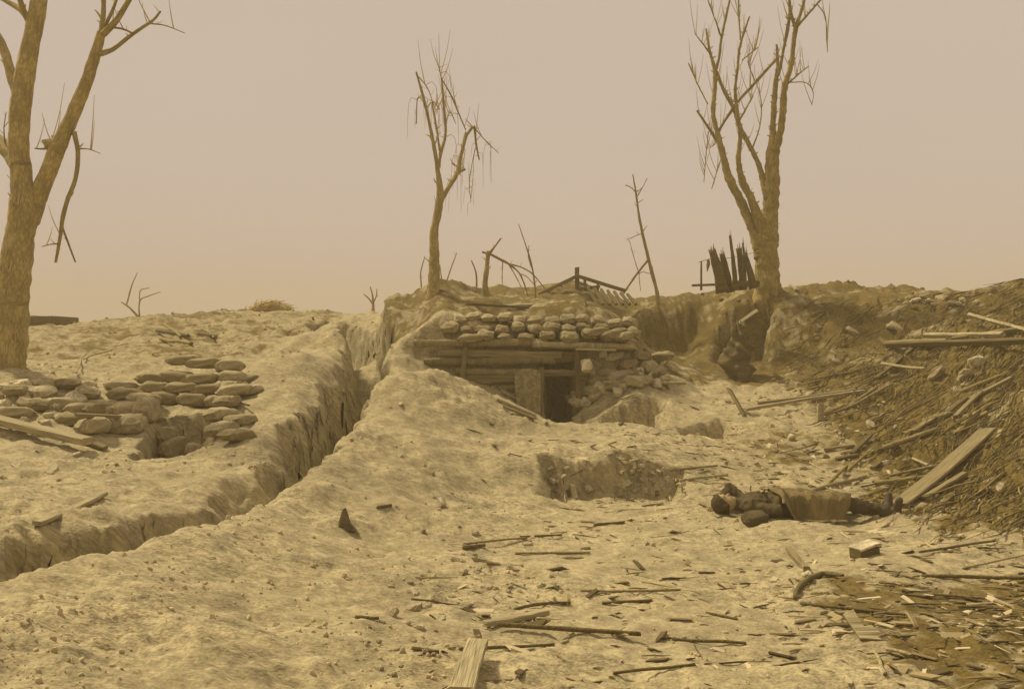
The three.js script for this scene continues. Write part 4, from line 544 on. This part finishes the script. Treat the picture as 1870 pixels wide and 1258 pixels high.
  { const P = [[1452, 1098], [1458, 1080], [1480, 1062], [1506, 1053], [1540, 1056]].map(([x, y]) => { const p = hit(x, y); p.y += 0.02; return p; }), o = P[0].clone(); const m = single('curved_root', limb(P.map((p) => p.sub(o)), [0.012, 0.018, 0.022, 0.02, 0.01], { seg: 8, amp: 0.3, step: 0.04 }), M.woodDark, 'dark curved root in the debris at lower right', 'root'); m.position.copy(o); }
  [[1022, 908, 1045, 870, 6, M.woodPale, 'pale stick standing in the broken edge, leaning right'], [1040, 912, 1034, 880, 8, M.woodDark, 'dark stub standing in the broken edge'], [1052, 912, 1046, 884, 9, M.woodPale, 'pale splintered stub right of the dark one'], [1188, 905, 1180, 870, 8, M.woodMid, 'upright stub in the right half of the broken edge'], [1200, 906, 1200, 882, 7, M.woodDark, 'dark upright stub at the right of the broken edge']].forEach(([x, y, x2, y2, w, m, l]) => { const b = hit(x, y); board('stub', [x2, y2], [x, y], w, 0.03, m, l, 'stub', { da: -b.z + 0.08, db: -b.z, up: [0, 0.2, 1], jag: 1, group: 'stubs of wood in the broken edge' }); });
  // white box: lit top and shaded sides put into lid and body colours
  { const p = hit(1580, 1016), g = thing('box', 'small pale box lying on the open ground, top painted lit and sides shaded', 'box', null, p); g.rotation.y = 0.35; g.rotation.z = 0.1; const b = part('body', plankGeo(0.17, 0.13, 0.075, { jag: 0.03, bow: 0.002 }), M.woodDark, g); b.position.y = 0.03; const l = part('lid', plankGeo(0.185, 0.15, 0.018, { jag: 0.05, bow: 0.01 }), M.white, g); l.position.set(0.008, 0.078, -0.004); l.rotation.z = 0.1; }
  // torn pale sheet of wood, bottom right
  { const p = hit(1590, 1168), s = new THREE.Shape([[-0.11, 0.13], [-0.06, -0.02], [0.13, -0.04], [0.05, 0.02], [0.02, 0.06], [-0.02, 0.05], [-0.05, 0.16]].map(([x, y]) => new THREE.Vector2(x, y))), m = single('torn_sheet', new THREE.ExtrudeGeometry(s, { depth: 0.01, bevelEnabled: true, bevelSize: 0.003, bevelThickness: 0.003, bevelSegments: 1 }), M.woodPale, 'pale torn sheet standing in the debris at lower right', 'sheet'); m.position.copy(p).setY(p.y + 0.02); m.rotation.x = -0.9; }
  // dark iron shard in the bank
  { const p = hit(630, 962), s = new THREE.Shape([[-0.055, -0.05], [-0.04, 0.02], [-0.012, 0.105], [0.0, 0.11], [0.022, 0.04], [0.035, -0.005], [0.08, -0.05]].map(([x, y]) => new THREE.Vector2(x, y))), geo = new THREE.ExtrudeGeometry(s, { depth: 0.045, bevelEnabled: true, bevelSize: 0.008, bevelThickness: 0.012, bevelSegments: 2, curveSegments: 4 }), q = geo.attributes.position; for (let i = 0; i < q.count; i++) q.setZ(i, q.getZ(i) * (1 - q.getY(i) * 6) + 0.02 * N(q.getX(i) * 20, q.getY(i) * 20, 3)); geo.computeVertexNormals(); const m = single('iron_shard', geo, M.rust, 'dark pointed shard sticking out of the spoil bank', 'shard'); m.position.copy(p).setY(p.y + 0.03); m.rotation.y = 0.2; }
  pole('dark_stick', [688, 930], [714, 926], 6, M.woodDark, 'tiny dark stick on the spoil bank right of the shard', 'stick'); pole('dark_stick', [648, 1131], [690, 1134], 6, M.woodDark, 'dark stick low on the spoil bank', 'stick', { sink: 0.6 });
  { const p = hit(806, 925); stone(p.setY(p.y + 0.03), [0.04, 0.075, 0.04], M.white, 'pale upright stone at the toe of the bank above the thin sticks'); }
}
// lumps of chalk along the toe of the bank
{
  const R = rng(88);
  for (let i = 0; i < 60; i++) { const t = R(), x = mix(900, 720, t) + (R() - 0.5) * 230, y = mix(960, 1250, t) + (R() - 0.5) * 60, p = hit(x, Math.min(y, 1280)), s = 0.01 + R() * R() * 0.035; stone(p.setY(p.y + s * 0.1), [s * (1 + R()), s * 0.75, s * 1.1], R() < 0.4 ? M.stonePale : M.stone, 'pale lump of chalk along the toe of the spoil bank', 'chalk lumps along the toe of the bank'); }
  for (let i = 0; i < 40; i++) { const x = 1000 + R() * 250, y = 850 + R() * 64, p = hit(x, y), s = 0.015 + R() * R() * 0.05; stone(p.setY(p.y + s * 0.2), [s * 1.2, s, s], R() < 0.5 ? M.stonePale : M.stone, 'pale lump in the dark broken edge of the road', 'lumps in the broken edge'); }
  for (let i = 0; i < 30; i++) { const x = 1380 + R() * 260, y = 770 + R() * 120, p = hit(x, y, 8), s = 0.015 + R() * R() * 0.05; stone(p.setY(p.y + s * 0.2), [s * 1.4, s, s], R() < 0.5 ? M.stonePale : M.stone, 'pale lump at the foot of the right bank behind the soldier', 'lumps at the foot of the right bank'); }
}
// ------------------------------------------------------------------ the fallen soldier
{
  const o = ground(2.8, -9.85); o.y = Math.max(Hf(2.4, -9.85), Hf(2.8, -9.85), Hf(3.2, -9.85)) - 0.03;
  const g = thing('person', 'soldier lying on his back in a grey coat and dark trousers', 'person', null, o); g.rotation.y = -0.06; g.scale.setScalar(0.94);
  const sm = (a, b, k) => { const h = clamp(0.5 + 0.5 * (b - a) / k); return mix(b, a, h) - k * h * (1 - h); };
  const cap = (p, a, b, r1, r2) => { const bx = b[0] - a[0], by = b[1] - a[1], bz = b[2] - a[2], t = clamp(((p[0] - a[0]) * bx + (p[1] - a[1]) * by + (p[2] - a[2]) * bz) / (bx * bx + by * by + bz * bz)); return Math.hypot(p[0] - a[0] - t * bx, p[1] - a[1] - t * by, p[2] - a[2] - t * bz) - mix(r1, r2, t); };
  function mesh(field, lo, hi, res) { // marching cubes on a box
    const mc = new MarchingCubes(res, new THREE.MeshStandardMaterial(), false, false, 120000); mc.isolation = 0; const q = [0, 0, 0];
    for (let z = 0; z < res; z++) for (let y = 0; y < res; y++) for (let x = 0; x < res; x++) { q[0] = mix(lo[0], hi[0], x / res); q[1] = mix(lo[1], hi[1], y / res); q[2] = mix(lo[2], hi[2], z / res); mc.field[z * res * res + y * res + x] = -field(q); }
    mc.update();
    const n = mc.count, src = mc.positionArray, pos = new Float32Array(n * 3);
    for (let i = 0; i < n * 3; i += 3) for (let k = 0; k < 3; k++) pos[i + k] = mix(lo[k], hi[k], (src[i + k] + 1) / 2);
    let geo = new THREE.BufferGeometry(); geo.setAttribute('position', new THREE.BufferAttribute(pos, 3)); geo = mergeVertices(geo, 1e-5); geo.computeVertexNormals(); return geo;
  }
  const body = (p) => {
    let d = cap(p, [-0.5, 0.125, -0.1], [-0.05, 0.12, -0.08], 0.115, 0.11);
    d = sm(d, cap(p, [-0.5, 0.125, 0.1], [-0.05, 0.12, 0.08], 0.115, 0.11), 0.06);
    d = sm(d, cap(p, [-0.6, 0.12, -0.13], [-0.6, 0.12, 0.13], 0.075, 0.075), 0.06);
    d = sm(d, cap(p, [-0.62, 0.12, 0], [-0.72, 0.12, 0.01], 0.058, 0.055), 0.03);
    for (const s of [-1, 1]) { // legs
      const k = s > 0 ? [0.4, 0.15, 0.12] : [0.4, 0.13, -0.12], a = s > 0 ? [0.8, 0.07, 0.1] : [0.8, 0.065, -0.13];
      d = sm(d, Math.min(cap(p, [0.0, 0.115, s * 0.09], k, 0.1, 0.068), sm(cap(p, k, [mix(k[0], a[0], 0.35), mix(k[1], a[1], 0.4), a[2]], 0.065, 0.066), cap(p, k, a, 0.062, 0.045), 0.03)), 0.04);
    }
    // near arm bent over the chest, far arm thrown up beside the head
    d = sm(d, cap(p, [-0.58, 0.13, 0.18], [-0.36, 0.12, 0.31], 0.062, 0.05), 0.04); d = sm(d, cap(p, [-0.36, 0.12, 0.31], [-0.3, 0.25, 0.1], 0.05, 0.036), 0.02);
    d = sm(d, cap(p, [-0.58, 0.13, -0.18], [-0.74, 0.25, -0.26], 0.062, 0.05), 0.04); d = sm(d, cap(p, [-0.74, 0.25, -0.26], [-0.86, 0.1, -0.16], 0.05, 0.035), 0.02);
    return d + 0.03 * Math.abs(N(p[0] * 11, p[1] * 9 + 4, p[2] * 9)) + 0.012 * N(p[0] * 26, p[1] * 20, p[2] * 20) - 0.008;
  };
  const head = (p) => {
    let d = cap(p, [-0.80, 0.125, 0.01], [-0.86, 0.13, 0.01], 0.085, 0.092);
    d = sm(d, cap(p, [-0.75, 0.15, 0.012], [-0.735, 0.17, 0.012], 0.05, 0.03), 0.03);               // jaw and chin
    d = sm(d, cap(p, [-0.815, 0.2, 0.012], [-0.79, 0.222, 0.012], 0.014, 0.015), 0.016);            // nose
    d = sm(d, cap(p, [-0.845, 0.203, -0.03], [-0.845, 0.203, 0.05], 0.016, 0.016), 0.02);           // brow
    d = sm(d, cap(p, [-0.765, 0.2, -0.015], [-0.765, 0.2, 0.035], 0.009, 0.009), 0.008);            // lips
    for (const s of [-1, 1]) { d = Math.max(d, -(Math.hypot(p[0] + 0.825, p[1] - 0.222, p[2] - 0.011 - s * 0.032) - 0.017)); d = sm(d, cap(p, [-0.84, 0.12, 0.011 + s * 0.09], [-0.80, 0.12, 0.011 + s * 0.092], 0.018, 0.012), 0.008); }
    return d;
  };
  const hand = (W, F, U, S) => (p) => { // wrist, forward, up, side
    const at3 = (f, u, s) => [0, 1, 2].map((k) => W[k] + F[k] * f + U[k] * u + S[k] * s);
    let d = cap(p, at3(0, 0, 0), at3(0.03, 0.0, 0), 0.026, 0.028); d = sm(d, cap(p, at3(0.05, 0.004, -0.02), at3(0.08, 0.006, -0.026), 0.018, 0.014), 0.02); d = sm(d, cap(p, at3(0.05, 0.004, 0.02), at3(0.08, 0.006, 0.026), 0.018, 0.014), 0.02); d = sm(d, cap(p, at3(0.05, 0.004, 0), at3(0.085, 0.006, 0), 0.017, 0.013), 0.02);
    [[-0.03, 0.062], [-0.01, 0.078], [0.011, 0.072], [0.031, 0.052]].forEach(([s, l]) => { const a = at3(0.085, 0.006, s), b = at3(0.085 + l * 0.5, 0.004, s * 1.1), c = at3(0.085 + l * 0.88, -0.016, s * 1.12); d = Math.min(d, cap(p, a, b, 0.0095, 0.009), cap(p, b, c, 0.009, 0.0075)); });
    const t0 = at3(0.025, -0.004, -0.026), t1 = at3(0.06, -0.012, -0.058), t2 = at3(0.09, -0.016, -0.064); d = sm(d, Math.min(cap(p, t0, t1, 0.014, 0.0105), cap(p, t1, t2, 0.0105, 0.008)), 0.008);
    return d;
  };
  const nrm = (a) => { const l = Math.hypot(...a); return a.map((x) => x / l); };
  const F1 = nrm([0.12, 0.12, -1]), S1 = nrm([1, 0, 0.12]), U1 = nrm([0, 1, 0.12]), F2 = nrm([-0.75, -0.25, 0.5]), S2 = nrm([0.5, 0, 0.75]), U2 = nrm([-0.2, 1, 0.1]);
  const paint = (geo, f) => { const p = geo.attributes.position, c = []; for (let i = 0; i < p.count; i++) c.push(...f(p.getX(i), p.getY(i), p.getZ(i))); geo.setAttribute('color', new THREE.Float32BufferAttribute(c, 3)); return geo; };
  const skin = [0.36, 0.27, 0.13], tunic = [0.07, 0.05, 0.018], trousers = [0.05, 0.034, 0.012];
  const gb = paint(mesh(body, [-1.0, -0.02, -0.42], [0.95, 0.42, 0.44], 96), (x, y, z) => { const n = 1 + 0.25 * N(x * 9, y * 9, z * 9); return (x > 0.02 ? trousers : tunic).map((v) => v * n); });
  const gh = paint(mesh(head, [-0.98, 0.01, -0.13], [-0.66, 0.27, 0.15], 84), () => skin);
  const g1 = paint(mesh(hand([-0.3, 0.255, 0.09], F1, U1, S1), [-0.42, 0.2, -0.12], [-0.18, 0.33, 0.14], 72), () => skin), g2 = paint(mesh(hand([-0.86, 0.1, -0.16], F2, U2, S2), [-1.06, -0.02, -0.26], [-0.8, 0.16, 0.0], 72), () => skin);
  const bm = new THREE.MeshStandardMaterial({ vertexColors: true, roughness: 0.95 });
  part('body', mergeGeometries([gb, gh, g1, g2].map((x) => { const y = x.index ? x : mergeVertices(x); return y; })), bm, g);
  // hair on the crown and back of the head
  part('hair', mesh((p) => Math.max(head(p) - 0.012 + 0.006 * N(p[0] * 40, p[1] * 40, p[2] * 40), p[1] - 0.195 + (p[0] + 0.86) * 0.9, p[0] + 0.79 - 0), [-0.99, 0.0, -0.14], [-0.7, 0.27, 0.16], 64), std([0.05, 0.034, 0.012]), g);
  // boots
  for (const s of [-1, 1]) { const z = s > 0 ? 0.1 : -0.13, b = mesh((p) => { let d = cap(p, [0.72, 0.075, z], [0.83, 0.06, z], 0.06, 0.052); d = sm(d, cap(p, [0.84, 0.05, z], [0.86, 0.2, z + s * 0.06], 0.05, 0.036), 0.03); return Math.max(d, -(0.9 - p[0]) * 0 + (p[0] - 0.895)); }, [0.6, -0.03, z - 0.14], [0.95, 0.28, z + 0.14], 48); part('boot', b, std([0.05, 0.036, 0.014], { roughness: 0.7 }), g); }
  // coat: thick cloth draped over trunk and thighs
  {
    const nx = 46, nz = 60, pos = [], uv = [], idx = [], top = (x, z) => { let y = 0.3; const f = (yy) => body([x, yy, z]); let found = 0; for (; y > 0.01; y -= 0.008) if (f(y) < 0.02) { found = 1; break; } return found ? y : 0; };
    const ys = []; for (let j = 0; j <= nz; j++) for (let i = 0; i <= nx; i++) ys.push(top(mix(-0.36, 0.36, i / nx), mix(-0.34, 0.36, j / nz)));
    const w = nx + 1, sm2 = ys.map((v, k) => { const i = k % w, j = (k / w) | 0; let s = 0, m = 0; for (let a = -3; a <= 3; a++) for (let b = -2; b <= 2; b++) { const ii = clamp(i + b, 0, nx), jj = clamp(j + a, 0, nz); s += ys[jj * w + ii]; m++; } return Math.max(v, s / m); });
    for (let s = 0; s < 2; s++) for (let j = 0; j <= nz; j++) for (let i = 0; i <= nx; i++) { const x = mix(-0.36, 0.36, i / nx), z = mix(-0.34, 0.36, j / nz), fold = 0.03 * Math.abs(N(x * 8, z * 3 + x * 2, 2)) + 0.012 * N(x * 18 + z * 6, z * 8, 7); const u2 = Math.abs(i / nx * 2 - 1) ** 3 * Math.sign(i / nx - 0.5), yy = Math.max(0.012, sm2[j * w + i] + 0.016 + fold); pos.push(x + u2 * (0.07 * N(z * 5, 1, 4) - 0.09 * (1 - clamp(yy / 0.16))) + 0.12 * (z - 0.05) * (z > 0 ? 1 : 0) , yy - s * 0.01, z * (1 + 0.06 * N(x * 6, j > nz / 2 ? 1 : 9, 3))); uv.push(x / 0.8, z / 0.8); }
    const n = w * (nz + 1); for (let j = 0; j < nz; j++) for (let i = 0; i < nx; i++) { const a = j * w + i; idx.push(a, a + w, a + 1, a + 1, a + w, a + w + 1, n + a, n + a + 1, n + a + w, n + a + 1, n + a + w + 1, n + a + w); }
    const rim = []; for (let i = 0; i < nx; i++) rim.push(i); for (let j = 0; j < nz; j++) rim.push(j * w + nx); for (let i = nx; i > 0; i--) rim.push(nz * w + i); for (let j = nz; j > 0; j--) rim.push(j * w); rim.forEach((a, k) => { const e = rim[(k + 1) % rim.length]; idx.push(a, e, n + a, e, n + e, n + a); });
    const geo = new THREE.BufferGeometry(); geo.setAttribute('position', new THREE.Float32BufferAttribute(pos, 3)); geo.setAttribute('uv', new THREE.Float32BufferAttribute(uv, 2)); geo.setIndex(idx); geo.computeVertexNormals();
    part('coat', geo, std([0.24, 0.178, 0.07], { map: clothTint, bumpMap: weave, bumpScale: 0.003, side: THREE.DoubleSide }), g);
  }
  part('strap', limb([V(-0.47, 0.265, 0.16), V(-0.44, 0.27, 0.05), V(-0.42, 0.265, -0.06), V(-0.4, 0.23, -0.17)], [0.012, 0.012, 0.012, 0.012], { seg: 6, amp: 0.1 }), std([0.06, 0.042, 0.016]), g);
}

{ const p = hit(1380, 956); p.y += 0.045; const m = single('haversack', bagGeo(21), std([0.11, 0.08, 0.03], { map: clothTint, bumpMap: weave, bumpScale: 0.004 }), 'dark haversack lying against the side of the soldier', 'haversack'); m.position.copy(p); m.scale.set(0.24, 0.12, 0.18); m.rotation.set(0.2, 0.25, 0.1); }

// ------------------------------------------------------------------ litter nobody could count
function scatter(name, geo, mat, count, label, place) {
  const m = new THREE.InstancedMesh(geo, mat, count); m.name = name; m.userData.kind = 'stuff'; m.userData.label = label; m.castShadow = m.receiveShadow = true;
  const mt = new THREE.Matrix4(), c = new THREE.Color(); let n = 0, tries = 0;
  while (n < count && tries++ < count * 30) { const r = place(n); if (!r) continue; mt.compose(r.p, r.q, r.s); m.setMatrixAt(n, mt); c.setRGB(...r.c); m.setColorAt(n, c); n++; }
  m.count = n; scene.add(m);
}
const white = new THREE.MeshStandardMaterial({ color: 0xffffff, roughness: 1 }), cc = [0, 0, 0];
{
  const R = rng(101), gm = stoneGeo(7, 0.5, 1), e = new THREE.Euler();
  scatter('soil_clods', gm, white, 5000, 'clods and crumbs of earth strewn over the ground', () => {
    const d = 3.8 * Math.pow(7, R() ** 1.15), x = (R() - 0.5) * 1.15 * d, z = -d; const [td, hw] = trench(x, z); if (td < hw + 0.1 && R() < 0.7) return null;
    const rough = 0.1 + N(x * 0.8, z * 0.8, 44) * 1.6 + 0.5 * Math.exp(-(((x + 0.5) / 0.6) ** 2) - (((z + 7) / 3) ** 2)) + (x > 3.5 && d > 8 ? 0.4 : 0) + (x < -2.8 ? 0.2 : 0); if (R() > rough) return null;
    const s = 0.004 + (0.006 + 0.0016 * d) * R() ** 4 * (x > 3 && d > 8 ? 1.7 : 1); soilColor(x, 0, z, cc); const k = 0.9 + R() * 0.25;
    return { p: ground(x, z, s * 0.2), q: new THREE.Quaternion().setFromEuler(e.set(R() * 6, R() * 6, R() * 6)), s: V(s * (0.8 + R() * 0.7), s * 0.8, s), c: [cc[0] * k, cc[1] * k, cc[2] * k] };
  });
  const stick = limb([V(-0.5, 0, 0), V(-0.15, 0.008, 0.012), V(0.2, 0.0, -0.008), V(0.5, 0.006, 0)], [0.009, 0.01, 0.008, 0.003], { seg: 5, amp: 0.3, freq: 9, step: 0.12 });
  const lay = (x, z, yaw, len, th, lift) => { const n = normalAt(x, z), dir = V(Math.cos(yaw), 0, Math.sin(yaw)); dir.addScaledVector(n, -dir.dot(n)).normalize(); const zz = dir.clone().cross(n).normalize(); return { p: ground(x, z, lift), q: new THREE.Quaternion().setFromRotationMatrix(new THREE.Matrix4().makeBasis(dir, n, zz)), s: V(len, th, th) }; };
  const R2 = rng(202);
  scatter('brushwood', stick, white, 3600, 'dark matted brushwood and dead stalks on the right bank', () => {
    const d = 8.6 + R2() * 10, x = 1.2 + R2() * 8, z = -d, px = x / d * FOC + CX; if (px > 1990) return null; const toe = mix(3.75, 4.5, sstep(9, 16, d)); const inside = sstep(toe - 0.5, toe + 0.9, x + N(x, z, 3) * 0.5); if (R2() > inside) return null; if (d > 16.5 && R2() < 0.5) return null;
    const yaw = Math.atan2(0.75, -1) + (R2() + R2() - 1) * 0.6, len = 0.12 + R2() ** 3 * 1.0, k = R2() ** 1.8, c = [mix(0.075, 0.27, k), mix(0.052, 0.2, k), mix(0.014, 0.07, k)]; const r = lay(x, z, yaw, len, 0.3 + R2() ** 2 * 0.9, 0.004 + R2() * 0.035); r.c = c; return r;
  });
  const R3 = rng(303);
  scatter('twig_litter', stick, white, 1500, 'small twigs and straw strewn over the road hollow', () => {
    const d = 4.2 * Math.pow(3.6, R3()), x = -0.5 + R3() * 5.5, z = -d; const dens = 0.06 + 0.5 * sstep(0.1, 0.5, N(x * 0.8, z * 0.8, 61)) * sstep(0, 2.5, x) + 0.8 * Math.exp(-(((x - 3.1) / 1.1) ** 2) - (((z + 5.6) / 1.4) ** 2)) + 0.5 * Math.exp(-(((x - 2.6) / 1) ** 2) - (((z + 12) / 1.2) ** 2)) + 1.2 * Math.exp(-(((x - 1.1) / 0.6) ** 2) - (((z + 11.1) / 0.3) ** 2)) + 1.0 * Math.exp(-(((x - 3.0) / 0.8) ** 2) - (((z + 10.7) / 0.4) ** 2)); if (R3() > dens) return null;
    const k = R3(), r = lay(x, z, (R3() + R3() - 1) * 0.9 + (R3() < 0.3 ? 1.2 : 0), 0.04 + R3() ** 2 * 0.28, 0.25 + R3() * 0.5, R3() * 0.008); r.c = k < 0.45 ? [0.08, 0.056, 0.02] : k < 0.8 ? [0.26, 0.2, 0.095] : [0.5, 0.42, 0.25]; return r;
  });
  const chip = plankGeo(1, 0.3, 0.08, { jag: 1.2, n: 2 }), R4 = rng(404);
  scatter('wood_splinters', chip, white, 750, 'splintered scraps of wood lying in the debris', () => {
    const d = 4.4 * Math.pow(3.4, R4()), x = -0.4 + R4() * 6, z = -d; const dens = 0.08 + 0.9 * Math.exp(-(((x - 2.9) / 1.1) ** 2) - (((z + 5.4) / 1.2) ** 2)) + 0.6 * Math.exp(-(((x - 2.7) / 1) ** 2) - (((z + 12) / 1.2) ** 2)) + 0.3 * Math.exp(-(((x - 0.2) / 0.6) ** 2) - (((z + 6) / 1.6) ** 2)); if (R4() > dens) return null;
    const k = R4(), s = 0.03 + R4() ** 2 * 0.14, r = lay(x, z, R4() * 6.28, s, s, 0.006); r.q.multiply(new THREE.Quaternion().setFromEuler(new THREE.Euler((R4() - 0.5) * 1.2, 0, (R4() - 0.5) * 0.7))); r.c = k < 0.35 ? [0.1, 0.072, 0.026] : k < 0.7 ? [0.32, 0.255, 0.13] : [0.55, 0.46, 0.29]; return r;
  });
}
scene.fog = new THREE.FogExp2(new THREE.Color().setRGB(0.95, 0.80, 0.50), 0.0068);
renderer.render(scene, camera);
